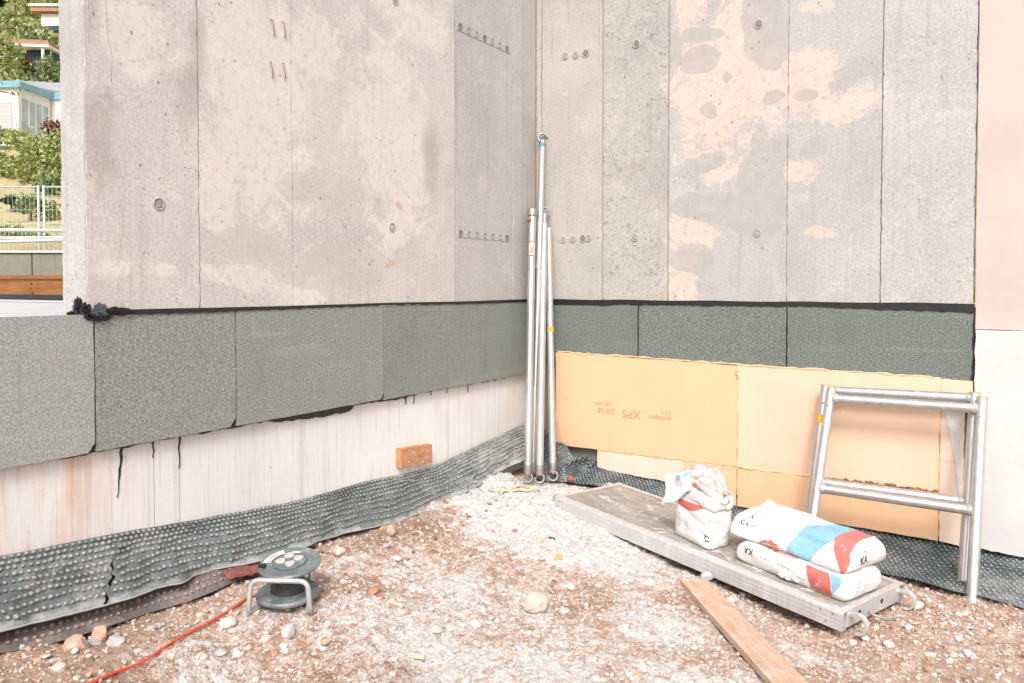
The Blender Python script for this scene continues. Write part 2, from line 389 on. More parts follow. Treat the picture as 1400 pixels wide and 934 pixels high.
def ground_mat():
    m, nt, b = new_mat('rubble and clay floor'); n = NB(nt)
    c = n.coord()
    n1 = n.noise(c, 3.0, 7, 0.66, 0.4)
    n2 = n.noise(c, 24, 6, 0.72, 0.3)
    n3 = n.noise(c, 105, 4, 0.75)
    k = n.math('ADD', n.math('MULTIPLY', n1, 0.45), n.math('MULTIPLY', n2, 0.55))
    clay = n.ramp(k, [(0.34, (0.28, 0.155, 0.105)), (0.48, (0.46, 0.305, 0.23)), (0.62, (0.62, 0.475, 0.385))])
    r2 = n.math('MULTIPLY', n.math('SUBTRACT', n2, 0.5), 1.5)
    r3 = n.math('MULTIPLY', n.math('SUBTRACT', n3, 0.5), 1.1)
    r1 = n.math('MULTIPLY', n.math('SUBTRACT', n1, 0.5), 1.3)
    rr = n.math('ADD', n.math('ADD', r1, r2), r3)
    mud = n.math('MULTIPLY', n.step(n.math('ADD', n.attr('mud'), rr), 0.40, 0.85), 0.85)
    clay = n.mix(mud, clay, n.ramp(n2, [(0.35, (0.20, 0.115, 0.075)), (0.65, (0.42, 0.27, 0.195))]))
    du = n.step(n.math('ADD', n.attr('dust'), rr), 0.20, 0.68)
    white = n.ramp(n.math('ADD', n.math('MULTIPLY', n2, 0.5), n.math('MULTIPLY', n3, 0.5)), [(0.34, (0.50, 0.465, 0.445)), (0.58, (0.75, 0.73, 0.715))])
    col = n.mix(n.math('MULTIPLY', du, 0.93), clay, white)
    gv = n.voro(c, 60.0, out=1)
    spk = n.step(n.sep(gv)[0], 0.72, 0.80)
    spk = n.math('MULTIPLY', spk, n.step(n.voro(c, 60.0), 0.45, 0.30))
    col = n.mix(n.math('MULTIPLY', spk, 0.6), col, (0.60, 0.54, 0.50))
    h = n.math('ADD', n.math('MULTIPLY', n3, 0.6), n2)
    finish(n, b, col, 0.92, n.bump(h, 1.0, 0.014), 0, 0.2)
    return m
M['ground'] = ground_mat()

def stone_mat(name, stops):
    m, nt, b = new_mat(name); n = NB(nt)
    c = n.coord()
    col = n.ramp(n.island(), stops, 'CONSTANT')
    f = n.noise(c, 60, 5, 0.7)
    col = n.mix(0.45, col, n.ramp(f, [(0.3, 0.3), (0.7, 0.75)]), 'OVERLAY')
    finish(n, b, col, 0.9, n.bump(f, 0.4, 0.004), 0, 0.2)
    return m
M['gravel'] = stone_mat('mixed gravel', [(0.0, (0.54, 0.49, 0.46)), (0.22, (0.50, 0.37, 0.295)), (0.40, (0.58, 0.53, 0.50)), (0.58, (0.43, 0.295, 0.225)), (0.72, (0.54, 0.44, 0.38)), (0.86, (0.42, 0.40, 0.385)), (0.96, (0.68, 0.65, 0.63))])
M['stone_pale'] = simple('pale limestone', (0.60, 0.515, 0.45), 0.9, 0, 0.2, 25, 0.6)
M['stone_pink'] = simple('pinkish sandstone', (0.53, 0.37, 0.285), 0.9, 0, 0.25, 20, 0.6)
M['stone_grey'] = simple('grey rubble', (0.46, 0.44, 0.42), 0.9, 0, 0.25, 25, 0.6)
M['stone_white'] = simple('white mortar lump', (0.58, 0.55, 0.53), 0.9, 0, 0.12, 25, 0.6)
M['stone_brick'] = simple('brick fragment', (0.44, 0.24, 0.165), 0.9, 0, 0.2, 25, 0.6)
M['chip_wood'] = simple('pale wood splinter', (0.66, 0.55, 0.43), 0.8, 0, 0.1, 40, 0.2)
M['foam_crumb'] = simple('orange foam crumb', (0.74, 0.42, 0.15), 0.8, 0, 0.15, 40, 0.3)
M['slab'] = simple('pale screed slab', (0.56, 0.55, 0.54), 0.8, 0, 0.08, 4, 0.2)
M['white_foil'] = simple('white foil upstand', (0.70, 0.70, 0.71), 0.5, 0, 0.05, 4)
M['parapet'] = concrete('old parapet concrete', (0.62, 0.58, 0.48), streak=0.25, off=(2, 9, 5))
M['fence_zinc'] = simple('zinc fence tube', (0.62, 0.66, 0.68), 0.5, 0.2, 0.06, 10)
M['house_white'] = simple('white render', (0.80, 0.78, 0.75), 0.8, 0, 0.04, 2)
M['blue_fascia'] = simple('blue fascia', (0.22, 0.42, 0.52), 0.6, 0, 0.06, 3)
M['roof_zinc'] = simple('pale ribbed sheet roof', (0.62, 0.65, 0.66), 0.5, 0, 0.06, 2)
M['glass'] = simple('window glass', (0.36, 0.43, 0.46), 0.15, 0, 0.25, 1.5, 0, 0.6)
M['blind'] = simple('grey roller blind', (0.55, 0.55, 0.54), 0.7, 0, 0.1, 6, 0, 0.4, (0.2, 0.2, 6))
M['roof_brown'] = simple('brown roof edge', (0.40, 0.23, 0.13), 0.8, 0, 0.15, 2)
M['dark_boards'] = simple('blue grey boarding', (0.05, 0.085, 0.11), 0.7, 0, 0.3, 3, 0, 0.3, (3, 3, 0.2))

def leaf_mat(name, stops):
    m, nt, b = new_mat(name); n = NB(nt)
    col = n.ramp(n.island(), stops)
    finish(n, b, col, 0.6, None, 0, 0.3)
    b.inputs['Transmission Weight'].default_value = 0.0
    tr = nt.nodes.new('ShaderNodeBsdfTranslucent'); nt.links.new(col, tr.inputs[0])
    mx = nt.nodes.new('ShaderNodeMixShader'); mx.inputs[0].default_value = 0.3
    nt.links.new(b.outputs[0], mx.inputs[1]); nt.links.new(tr.outputs[0], mx.inputs[2])
    nt.links.new(mx.outputs[0], nt.nodes['Material Output'].inputs[0])
    return m
M['leaf_bright'] = leaf_mat('yellow green leaves', [(0.0, (0.12, 0.19, 0.05)), (0.4, (0.38, 0.43, 0.14)), (1.0, (0.66, 0.66, 0.36))])
M['leaf_mid'] = leaf_mat('mid green leaves', [(0.0, (0.05, 0.115, 0.04)), (0.5, (0.22, 0.30, 0.10)), (1.0, (0.55, 0.57, 0.30))])
M['leaf_dark'] = leaf_mat('dark green leaves', [(0.0, (0.015, 0.045, 0.022)), (0.6, (0.04, 0.09, 0.032)), (1.0, (0.12, 0.18, 0.06))])
M['leaf_silver'] = leaf_mat('pale silvery leaves', [(0.0, (0.12, 0.18, 0.09)), (0.5, (0.40, 0.44, 0.34)), (1.0, (0.66, 0.66, 0.60))])
M['leaf_red'] = leaf_mat('wine red leaves', [(0.0, (0.10, 0.03, 0.03)), (0.5, (0.24, 0.09, 0.075)), (1.0, (0.42, 0.25, 0.19))])
M['bark'] = simple('bark', (0.18, 0.12, 0.08), 0.9, 0, 0.3, 10, 0.5)

def hill_mat():
    m, nt, b = new_mat('dry grassy hillside'); n = NB(nt)
    c = n.coord()
    k = n.noise(c, 0.9, 8, 0.75)
    k2 = n.noise(c, 7.0, 6, 0.75)
    q = n.math('ADD', n.math('MULTIPLY', k, 0.5), n.math('MULTIPLY', k2, 0.5))
    col = n.ramp(q, [(0.38, (0.17, 0.22, 0.07)), (0.47, (0.46, 0.44, 0.24)), (0.55, (0.52, 0.36, 0.20)), (0.64, (0.66, 0.62, 0.50))])
    finish(n, b, col, 0.95, n.bump(k2, 0.6, 0.1), 0, 0.1)
    return m
M['hill'] = hill_mat()

# ------------------------------------------------------------------ mesh helpers
ORG = {}          # world offset of every unrotated thing

class MB:
    def __init__(s): s.v = []; s.f = []
    def add(s, verts, faces):
        o = len(s.v)
        s.v.extend([tuple(p) for p in verts]); s.f.extend([tuple(i + o for i in f) for f in faces]); return s
    def box(s, lo, hi):
        x0, y0, z0 = lo; x1, y1, z1 = hi
        return s.add([(x0, y0, z0), (x1, y0, z0), (x1, y1, z0), (x0, y1, z0), (x0, y0, z1), (x1, y0, z1), (x1, y1, z1), (x0, y1, z1)],
                     [(0, 3, 2, 1), (4, 5, 6, 7), (0, 1, 5, 4), (1, 2, 6, 5), (2, 3, 7, 6), (3, 0, 4, 7)])
    def tube(s, path, r, seg=14, cap=True):
        P = [Vector(p) for p in path]; n = len(P)
        R = r if hasattr(r, '__len__') else [r] * n
        T = [(P[min(i + 1, n - 1)] - P[max(i - 1, 0)]).normalized() for i in range(n)]
        up = Vector((0, 0, 1)) if abs(T[0].z) < 0.9 else Vector((1, 0, 0))
        N = (up - T[0] * up.dot(T[0])).normalized()
        V = []
        for i in range(n):
            N = (N - T[i] * N.dot(T[i])).normalized(); B = T[i].cross(N)
            for k in range(seg):
                a = 2 * math.pi * k / seg
                V.append(P[i] + (N * math.cos(a) + B * math.sin(a)) * R[i])
        F = [(i * seg + k, i * seg + (k + 1) % seg, (i + 1) * seg + (k + 1) % seg, (i + 1) * seg + k) for i in range(n - 1) for k in range(seg)]
        if cap:
            F.append(tuple(range(seg - 1, -1, -1))); F.append(tuple((n - 1) * seg + k for k in range(seg)))
        return s.add(V, F)
    def lathe(s, prof, seg=32, mat=None, caps=True):
        V = []; n = len(prof)
        for (r, z) in prof:
            for k in range(seg):
                a = 2 * math.pi * k / seg; p = Vector((r * math.cos(a), r * math.sin(a), z))
                V.append(mat @ p if mat else p)
        F = [(i * seg + k, i * seg + (k + 1) % seg, (i + 1) * seg + (k + 1) % seg, (i + 1) * seg + k) for i in range(n - 1) for k in range(seg)]
        if caps:
            F.append(tuple(range(seg - 1, -1, -1))); F.append(tuple((n - 1) * seg + k for k in range(seg)))
        return s.add(V, F)
    def prism(s, outline, fn, d0, d1):
        """outline: list of (a,b); fn(a,b,d)->xyz; extruded from depth d0 to d1"""
        n = len(outline)
        V = [fn(a, b, d0) for a, b in outline] + [fn(a, b, d1) for a, b in outline]
        F = [tuple(range(n)), tuple(range(2 * n - 1, n - 1, -1))] + [(i, (i + 1) % n, (i + 1) % n + n, i + n) for i in range(n)]
        return s.add(V, F)
    def build(s, name, mat, parent=None, smooth=False, world=True, bevel=0.0, recalc=True):
        me = bpy.data.meshes.new(name)
        V = np.array(s.v, dtype=float)
        off = ORG.get(parent.name) if (parent is not None and world) else None
        if off is not None: V = V - np.array(off)
        me.from_pydata([tuple(p) for p in V], [], s.f)
        if recalc or bevel:
            bm = bmesh.new(); bm.from_mesh(me)
            if recalc: bmesh.ops.recalc_face_normals(bm, faces=bm.faces)
            if bevel:
                ed = [e for e in bm.edges if len(e.link_faces) == 2 and e.calc_face_angle(0) > 0.6]
                bmesh.ops.bevel(bm, geom=ed, offset=bevel, segments=2, affect='EDGES', profile=0.6)
            bm.to_mesh(me); bm.free()
        if smooth:
            me.polygons.foreach_set('use_smooth', [True] * len(me.polygons))
            if smooth == 'auto': me.set_sharp_from_angle(angle=0.7)
        me.materials.append(mat if not isinstance(mat, str) else M[mat])
        o = bpy.data.objects.new(name, me); COL.objects.link(o)
        if parent is not None:
            o.parent = parent
            if parent.name in ORG: ORG[o.name] = ORG[parent.name]
        return o

def props(o, label=None, cat=None, group=None, kind=None):
    if label: o['label'] = label
    if cat: o['category'] = cat
    if group: o['group'] = group
    if kind: o['kind'] = kind
    return o

def thing(name, label, cat, loc=(0, 0, 0), group=None, rot=None):
    o = bpy.data.objects.new(name, None); COL.objects.link(o); o.location = loc
    o.empty_display_size = 0.1
    if rot is not None: o.rotation_euler = rot
    else: ORG[o.name] = tuple(loc)
    return props(o, label, cat, group)

def attr_set(o, name, vals):
    a = o.data.attributes.new(name, 'FLOAT', 'POINT'); a.data.foreach_set('value', np.asarray(vals, dtype=np.float32))

LW = lambda s_, z, d: (d, -s_, z)           # left wall: s runs from the corner towards the camera, d out of the wall
RW = lambda t, z, d: (t, -d, z)             # right wall

def numgrid(name, X, Y, Z, mat, parent=None, smooth=True, mask=None, world=True):
    """mesh from 2-D arrays"""
    nu, nv = X.shape
    off = np.array(ORG.get(parent.name, (0, 0, 0))) if (parent is not None and world) else np.zeros(3)
    V = np.stack([X, Y, Z], -1).reshape(-1, 3) - off
    i = np.arange(nu * nv).reshape(nu, nv)
    F = np.stack([i[:-1, :-1], i[1:, :-1], i[1:, 1:], i[:-1, 1:]], -1)
    F = F[mask] if mask is not None else F.reshape(-1, 4)
    me = bpy.data.meshes.new(name)
    me.vertices.add(len(V)); me.vertices.foreach_set('co', V.astype(np.float32).ravel())
    me.loops.add(F.size); me.loops.foreach_set('vertex_index', F.astype(np.int32).ravel())
    me.polygons.add(len(F)); me.polygons.foreach_set('loop_start', np.arange(0, F.size, 4, dtype=np.int32))
    me.update(calc_edges=True); me.validate()
    me.polygons.foreach_set('use_smooth', [bool(smooth)] * len(F))
    me.materials.append(M[mat] if isinstance(mat, str) else mat)
    o = bpy.data.objects.new(name, me); COL.objects.link(o)
    if parent is not None:
        o.parent = parent
        if parent.name in ORG: ORG[o.name] = ORG[parent.name]
    return o

def tri_mesh(name, V, F, mat, parent=None, smooth=False):
    me = bpy.data.meshes.new(name)
    V = np.asarray(V, np.float32); F = np.asarray(F, np.int32); k = F.shape[1]
    if parent is not None and parent.name in ORG: V = V - np.array(ORG[parent.name], np.float32)
    me.vertices.add(len(V)); me.vertices.foreach_set('co', V.ravel())
    me.loops.add(F.size); me.loops.foreach_set('vertex_index', F.ravel())
    me.polygons.add(len(F)); me.polygons.foreach_set('loop_start', np.arange(0, F.size, k, dtype=np.int32))
    me.update(calc_edges=True)
    me.polygons.foreach_set('use_smooth', [bool(smooth)] * len(F))
    me.materials.append(M[mat] if isinstance(mat, str) else mat)
    o = bpy.data.objects.new(name, me); COL.objects.link(o)
    if parent is not None:
        o.parent = parent
        if parent.name in ORG: ORG[o.name] = ORG[parent.name]
    return o

def text_geo(body, size, bold=0.0):
    cu = bpy.data.curves.new('lettering', 'FONT'); cu.body = body; cu.size = size
    cu.align_x = 'CENTER'; cu.align_y = 'CENTER'; cu.resolution_u = 3; cu.offset = bold * size
    o = bpy.data.objects.new('lettering', cu); COL.objects.link(o)
    dg = bpy.context.evaluated_depsgraph_get(); dg.update()
    ev = o.evaluated_get(dg); me = ev.to_mesh()
    V = [tuple(v.co) for v in me.vertices]; F = [tuple(p.vertices) for p in me.polygons]
    ev.to_mesh_clear(); bpy.data.objects.remove(o); bpy.data.curves.remove(cu)
    return V, F

def jagged(p0, p1, n, amp, seed):
    out = []
    r = random.Random(seed)
    for i in range(n):
        f = i / n
        out.append((p0[0] + (p1[0] - p0[0]) * f + (r.uniform(-amp, amp) if i else 0), p0[1] + (p1[1] - p0[1]) * f + (r.uniform(-amp, amp) if i else 0)))
    return out

def board(fn, pts, d0, d1, amp, seed, name, mat, parent, n=9):
    """flat board with slightly chipped edges; pts is the outline in wall coordinates"""
    ol = []
    for k in range(len(pts)):
        ol += jagged(pts[k], pts[(k + 1) % len(pts)], n, amp, seed * 31 + k)
    mb = MB(); mb.prism(ol, fn, d0, d1)
    return mb.build(name, mat, parent)

# ------------------------------------------------------------------ ground of the pit
CP = np.array([(0.1, -3.2, .185), (0.1, -2.8, .135), (0.1, -2.45, .125), (0.1, -2.0, .145), (0.1, -1.5, .125), (0.1, -0.95, .145), (0.08, -0.55, .19), (0.2, -0.65, .155), (0.22, -0.32, .075), (0.27, -0.38, .078), (0.08, -0.1, .10),
               (0.35, -0.35, .085), (0.25, -0.55, .10), (0.5, -0.7, .075), (0.8, -0.95, .05), (0.6, -1.1, .055), (1.0, -1.65, .0), (0.42, -2.4, .115), (0.8, -2.7, .06), (1.2, -2.2, .01), (0.6, -1.7, .06),
               (1.8, -1.8, -.02), (2.5, -1.3, -.05), (2.6, -0.5, -.075), (2.3, -0.35, -.075), (1.5, -0.15, -.05), (0.8, -0.15, .02), (1.0, -0.3, .01), (1.6, -0.7, -.02), (2.0, -1.0, -.055),
               (3.5, -3.5, -.03), (2.0, -4.0, 0), (0.1, -4.2, .24), (1.3, -1.2, .01), (0.45, -0.2, .07), (.42, -.85, .145), (.62, -1.02, .12)])
def gbase(x, y):
    x = np.asarray(x, float); y = np.asarray(y, float)
    num = 0; den = 1e-9
    for cx, cy, cz in CP:
        wgt = 1.0 / (((x - cx) ** 2 + (y - cy) ** 2) + 0.02) ** 2
        num = num + wgt * cz; den = den + wgt
    return num / den
def gz(x, y):
    x = np.asarray(x, float); y = np.asarray(y, float)
    b = gbase(x, y)
    lump = (fbm(x * 5, y * 5, 4, 3) - 0.5) * 0.035
    r = fbm(x * 24, y * 24, 4, 9)
    rub = (np.abs(r - 0.5) * -2 + 0.4) * 0.020
    c = fbm(x * 70, y * 70, 3, 21) * 0.010
    du_ = (x - .532) * .951 - (y + .686) * .309; dv_ = (x - .532) * .309 + (y + .686) * .951
    b = b - .040 * np.exp(-((dv_ - .16) / .24) ** 4) * np.exp(-((du_ - .82) / .66) ** 4)
    heap = np.exp(-(((x - .6) / .45) ** 2 + ((y + .95) / .42) ** 2))
    return b + lump + rub + c + heap * ((fbm(x * 13, y * 13, 3, 41) - .5) * .045 + (np.abs(fbm(x * 30, y * 30, 3, 43) - .5) * -2 + .35) * .012)
gh = lambda x, y: float(gz(np.array([x]), np.array([y]))[0])

def blobs(x, y, L):
    t = np.zeros_like(x)
    for cx, cy, rx, ry, a in L:
        t = np.maximum(t, a * np.exp(-(((x - cx) / rx) ** 2 + ((y - cy) / ry) ** 2)))
    return t
DUST = [(0.2, -0.75, .16, .36, 1.3), (0.45, -0.75, .36, .42, 1.5), (0.78, -1.05, .40, .28, 1.5), (1.05, -1.12, .30, .20, .80), (0.5, -1.15, .25, .3, .75), (1.45, -1.55, .26, .24, .75), (1.75, -1.95, .35, .25, .8), (1.35, -2.1, .3, .25, .7),
        (0.85, -1.75, .8, .5, .50), (0.9, -2.3, .6, .4, .62), (0.55, -1.75, .3, .35, .46), (0.75, -2.35, .45, .4, .50), (1.3, -1.0, .25, .14, .65), (1.55, -1.15, .2, .14, .55), (0.3, -2.0, .2, .3, .42), (0.5, -2.75, .3, .2, .50), (1.1, -2.6, .3, .3, .5), (2.0, -1.45, .2, .1, .5), (0.25, -.45, .2, .3, .8)]
MUD = [(0.55, -3.0, .35, .22, .8), (0.35, -2.2, .12, .2, .5), (0.22, -1.5, .18, .45, 1.0), (0.15, -2.1, .12, .3, .8), (0.05, -2.9, .3, .5, .75), (0.2, -3.2, .4, .3, .6), (2.35, -0.8, .45, .35, .36), (2.2, -1.2, .35, .3, .28), (1.0, -1.5, .25, .12, .45), (0.25, -1.1, .15, .3, .3), (1.5, -1.35, .15, .1, .3)]
def axis_pts(a, b, step, far_lo, far_hi):
    core = np.arange(a, b + 1e-6, step)
    lo = a - np.geomspace(0.05, a - far_lo, 14)[::-1] if far_lo < a else np.array([])
    hi = b + np.geomspace(0.05, far_hi - b, 16) if far_hi > b else np.array([])
    return np.concatenate([lo, core, hi])
gx = axis_pts(-0.06, 2.75, 0.0075, -0.30, 70.0)
gy = axis_pts(-3.30, 0.04, 0.0075, -70.0, 0.30)
GX, GY = np.meshgrid(gx, gy, indexing='ij')
GZ = gz(GX, GY)
far = np.clip((np.hypot(GX - 1.3, GY + 1.6) - 4) / 6, 0, 1)
GZ = GZ * (1 - far)
ground = numgrid('ground', GX, GY, GZ, 'ground')
props(ground, kind='structure')
attr_set(ground, 'dust', blobs(GX, GY, DUST).ravel())
attr_set(ground, 'mud', blobs(GX, GY, MUD).ravel())

# gravel too small and too many to count
ico = bmesh.new(); bmesh.ops.create_icosphere(ico, subdivisions=1, radius=1.0)
IV = np.array([v.co[:] for v in ico.verts]); IF = np.array([[v.index for v in f.verts] for f in ico.faces]); ico.free()
def scatter(n, sizes, density, sink=0.35, flat=(0.45, 0.9)):
    x = rng.uniform(0.06, 2.75, n * 3); y = rng.uniform(-3.25, -0.04, n * 3)
    keep = rng.uniform(0, 1, n * 3) < density(x, y)
    x = x[keep][:n]; y = y[keep][:n]; k = len(x)
    s_ = sizes(k)
    sc = np.stack([s_ * rng.uniform(.7, 1.3, k), s_ * rng.uniform(.7, 1.1, k), s_ * rng.uniform(flat[0], flat[1], k)], -1)
    V = IV[None] * (1 + rng.uniform(-.28, .28, (k, len(IV), 1))) * sc[:, None, :]
    a = rng.uniform(0, 6.283, k); tlt = rng.normal(0, .35, k)
    ca, sa, ct, st_ = np.cos(a), np.sin(a), np.cos(tlt), np.sin(tlt)
    Y = V[..., 1] * ct[:, None] - V[..., 2] * st_[:, None]; Zz = V[..., 1] * st_[:, None] + V[..., 2] * ct[:, None]
    X2 = V[..., 0] * ca[:, None] - Y * sa[:, None]; Y2 = V[..., 0] * sa[:, None] + Y * ca[:, None]
    z0 = gz(x, y) + sc[:, 2] * (1 - 2 * sink) * 0.6
    P = np.stack([X2 + x[:, None], Y2 + y[:, None], Zz + z0[:, None]], -1).reshape(-1, 3)
    F = (IF[None] + (np.arange(k) * len(IV))[:, None, None]).reshape(-1, 3)
    return P, F
dens = lambda x, y: np.clip(0.35 + 0.9 * fbm(x * 4, y * 4, 3, 5) - 1.3 * blobs(x, y, DUST[:4]) - .55 * blobs(x, y, MUD[:6]) + 0.3 * blobs(x, y, [(0.6, -2.3, .5, .5, 1), (2.4, -.7, .3, .4, 1)]), 0.05, 1)
P, F = scatter(30000, lambda k: np.clip(rng.lognormal(-5.55, 0.48, k), 0.0020, 0.013), dens, .3, (.4, .85))
props(tri_mesh('gravel', P, F, 'gravel'), kind='stuff', label='loose mixed gravel strewn over the pit floor', cat='gravel')

M['rubble_white'] = stone_mat('dusty mortar rubble', [(0.0, (0.60, 0.58, 0.565)), (0.3, (0.68, 0.66, 0.645)), (0.6, (0.54, 0.515, 0.50)), (0.8, (0.62, 0.58, 0.555)), (0.95, (0.40, 0.38, 0.37))])
P, F = scatter(9000, lambda k: np.clip(rng.lognormal(-5.45, 0.5, k), 0.0022, 0.014), lambda x, y: np.clip(blobs(x, y, DUST[:4]) - .12, 0, 1) * .85, .35, (.4, .8))
props(tri_mesh('mortar_rubble', P, F, 'rubble_white'), kind='stuff', label='pale dusty mortar rubble heaped at the feet of the poles', cat='rubble')
P, F = scatter(4200, lambda k: np.clip(rng.lognormal(-5.0, 0.5, k), 0.004, 0.020), lambda x, y: np.clip(blobs(x, y, MUD) - .15, 0, 1) * .8, .4, (.5, .9))
M['clod'] = stone_mat('clay clods', [(0.0, (0.30, 0.18, 0.125)), (0.3, (0.40, 0.26, 0.19)), (0.6, (0.24, 0.14, 0.095)), (0.8, (0.46, 0.33, 0.26))])
props(tri_mesh('clay_clods', P, F, 'clod'), kind='stuff', label='reddish clay clods banked against the foils', cat='soil')

# ------------------------------------------------------------------ raw concrete walls
RPALE = [(1.206, 2.371, .337, .472), (1.61, 2.296, .195, .19), (1.041, 1.544, .171, .103), (.964, 1.29, .098, .171), (1.693, 1.538, .1, .038), (1.598, 1.846, .099, .07), (1.672, 2.688, .097, .051), (1.823, 2.132, .139, .101), (1.144, 1.855, .112, .046), (1.126, 1.68, .085, .015), (1.0, 2.9, .12, .3), (1.3, 3.0, .25, .2)]
RGREY = [(1.402, 2.609, .13, .23), (1.073, 2.519, .104, .092), (1.052, 2.671, .114, .041), (1.214, 2.41, .028, .027), (1.611, 2.239, .066, .036), (1.469, 1.972, .086, .08), (1.421, 2.056, .049, .053), (1.667, 1.95, .085, .052), (1.096, 1.942, .124, .059), (1.079, 1.692, .179, .097), (1.392, 1.72, .157, .233), (1.032, 1.403, .119, .094), (1.113, 2.237, .047, .052), (1.467, 2.237, .035, .039), (.936, 2.598, .043, .113)]
LPALE = [(2.171, 1.949, .284, .544), (1.355, 1.964, .309, .491), (2.719, 1.284, .052, .035), (2.585, 1.276, .062, .026), (2.214, 1.284, .251, .046), (2.327, 1.588, .1, .194), (1.216, 2.599, .36, .144), (1.843, 2.292, .174, .187), (2.642, 2.083, .11, .125), (1.305, 1.544, .139, .089), (1.894, 1.24, .127, .044)]
LGREY = [(1.807, 1.686, .273, .083), (1.678, 1.322, .292, .099), (2.177, 1.4, .224, .058)]
LSTAIN = [(2.774, 1.762, .055, .144), (2.805, 1.649, .019, .095), (2.46, 2.052, .036, .29), (2.722, 1.868, .031, .049), (1.046, 1.919, .073, .226)]
RRUST = [(1.482, 1.874, .025, .012), (1.289, 1.839, .012, .010), (1.281, 1.891, .02, .008), (0.06, 2.516, .012, .05), (.8, 1.78, .05, .03), (.83, 1.2, .03, .04), (.7, 1.95, .03, .02), (1.7, 1.88, .02, .006)]
LRUST = [(1.3, 1.66, .02, .03), (1.42, 1.66, .012, .012), (1.33, 1.38, .05, .03), (1.18, 1.41, .03, .02), (.06, 2.3, .01, .06), (2.1, 1.62, .01, .01)]
def ell(s_, z, L, soft):
    t = np.zeros_like(s_)
    s0, z0 = s_, z
    s_ = s0 + (fbm(s0 * 5 + 3, z0 * 5, 4, 61) - .5) * .16; z = z0 + (fbm(s0 * 5, z0 * 5 + 7, 4, 67) - .5) * .13
    for cx, cz, rx, rz in L:
        r = np.sqrt(((s_ - cx) / rx) ** 2 + ((z - cz) / rz) ** 2)
        t = np.maximum(t, np.clip((1 - r) * soft + 0.5, 0, 1))
    return t
def wall_panel(fn, a0, a1, z0, z1, d, mat, parent, pale, grey, stain, rust, soft_p=0.9):
    na = max(4, int((a1 - a0) / 0.0125)); nz = max(4, int((z1 - z0) / 0.0125))
    A, Z = np.meshgrid(np.linspace(a0, a1, na), np.linspace(z0, z1, nz), indexing='ij')
    D = np.full_like(A, d) + (fbm(A * 3, Z * 3, 3, 4) - 0.5) * 0.003
    D[0, :] -= 0.022; D[-1, :] -= 0.022; D[:, 0] -= 0.03; D[:, -1] -= 0.03
    A2 = A.copy(); A2[0, :] = A[1, :] - 0.0035; A2[-1, :] = A[-2, :] + 0.0035
    A2[1, :] = a0; A2[-2, :] = a1; A2[0, :] = a0 - 0.0005; A2[-1, :] = a1 + 0.0005
    Z2 = Z.copy(); Z2[:, 0] = z0; Z2[:, 1] = z0 + 0.0005
    # worn arrises
    A2[1, :] += (vnoise(Z[1] * 45, Z[1] * 0, 6) ** 3) * 0.006; A2[-2, :] -= (vnoise(Z[1] * 45, Z[1] * 0, 16) ** 3) * 0.006
    X, Y, ZZ = fn(A2, Z2, D)
    o = numgrid('wall_panel', X, Y, ZZ, mat, parent, smooth=False)
    attr_set(o, 'pale', ell(A, Z, pale, soft_p).ravel() * 0.98 - 0.08)
    attr_set(o, 'grey', ell(A, Z, grey, 3.0).ravel())
    attr_set(o, 'stain', (ell(A, Z, stain, 0.7) * 1.0).ravel())
    attr_set(o, 'rust', (ell(A, Z, rust, 1.0) * 0.8 - 0.2).ravel())
    return o
def tie_hole(fn, s_, z, r, parent, mat='concrete_core', plug='concrete', name='tie_hole'):
    p0 = Vector(fn(s_, z, 0.0)); nrm = (Vector(fn(s_, z, 1.0)) - p0).normalized()
    m4 = Matrix.Translation(p0) @ nrm.to_track_quat('Z', 'Y').to_matrix().to_4x4()
    mb = MB(); mb.lathe([(r * 1.08, -.006), (r * 1.05, .0035), (r * .86, .0042), (r * .74, -.001)], 18, m4, caps=False)
    o = mb.build(name, plug, parent, smooth=True)
    a = MB(); a.lathe([(r * .78, -.003), (r * .74, .0012), (r * .36, .0008), (.0005, .0004)], 18, m4, caps=False)
    a.build('plug', mat, o, smooth=True)
    return o
M['rust_wire'] = simple('rusty wire', (0.26, 0.205, 0.14), 0.8)
M['plug_dark'] = simple('dark grey plug', (0.22, 0.20, 0.18), 0.9)  # darker grey tone for some plugs, the joint crack and rivets
M['plug_mid'] = simple('grey mortar plug', (0.36, 0.335, 0.31), 0.9, 0, 0.25, 60, 0.4)

ZB = 1.170; ZT = 3.6
lw = thing('concrete_wall', 'upper raw concrete wall on the left with peeling pale patches and a free left end', 'wall', (0, -1.4, ZB))
rw = thing('concrete_wall', 'upper raw concrete wall on the right with grey blotches on peach', 'wall', (1.2, 0, ZB))
mb = MB(); mb.box((-.135, -2.824, ZB + .004), (-.0055, 0.10, ZT - .01)); mb.build('wall_core', 'concrete_core', lw)
mb = MB(); mb.box((-.012, .0065, ZB + .004), (2.382, .20, ZT - .01)); mb.build('wall_core', 'concrete_core', rw)
lseam = [(0.004, .159, 'concrete_warm', -.001), (.165, .266, 'concrete_b', .001), (.273, .842, 'concrete_b', -.002), (.849, 1.9705, 'concrete_left', .0005), (1.972, 2.413, 'concrete_left', 0), (2.416, 2.832, 'concrete_left', .001)]
for a0, a1, m_, d_ in lseam:
    wall_panel(LW, a0, a1, ZB, ZT, d_, m_, lw, LPALE, LGREY, LSTAIN, LRUST)
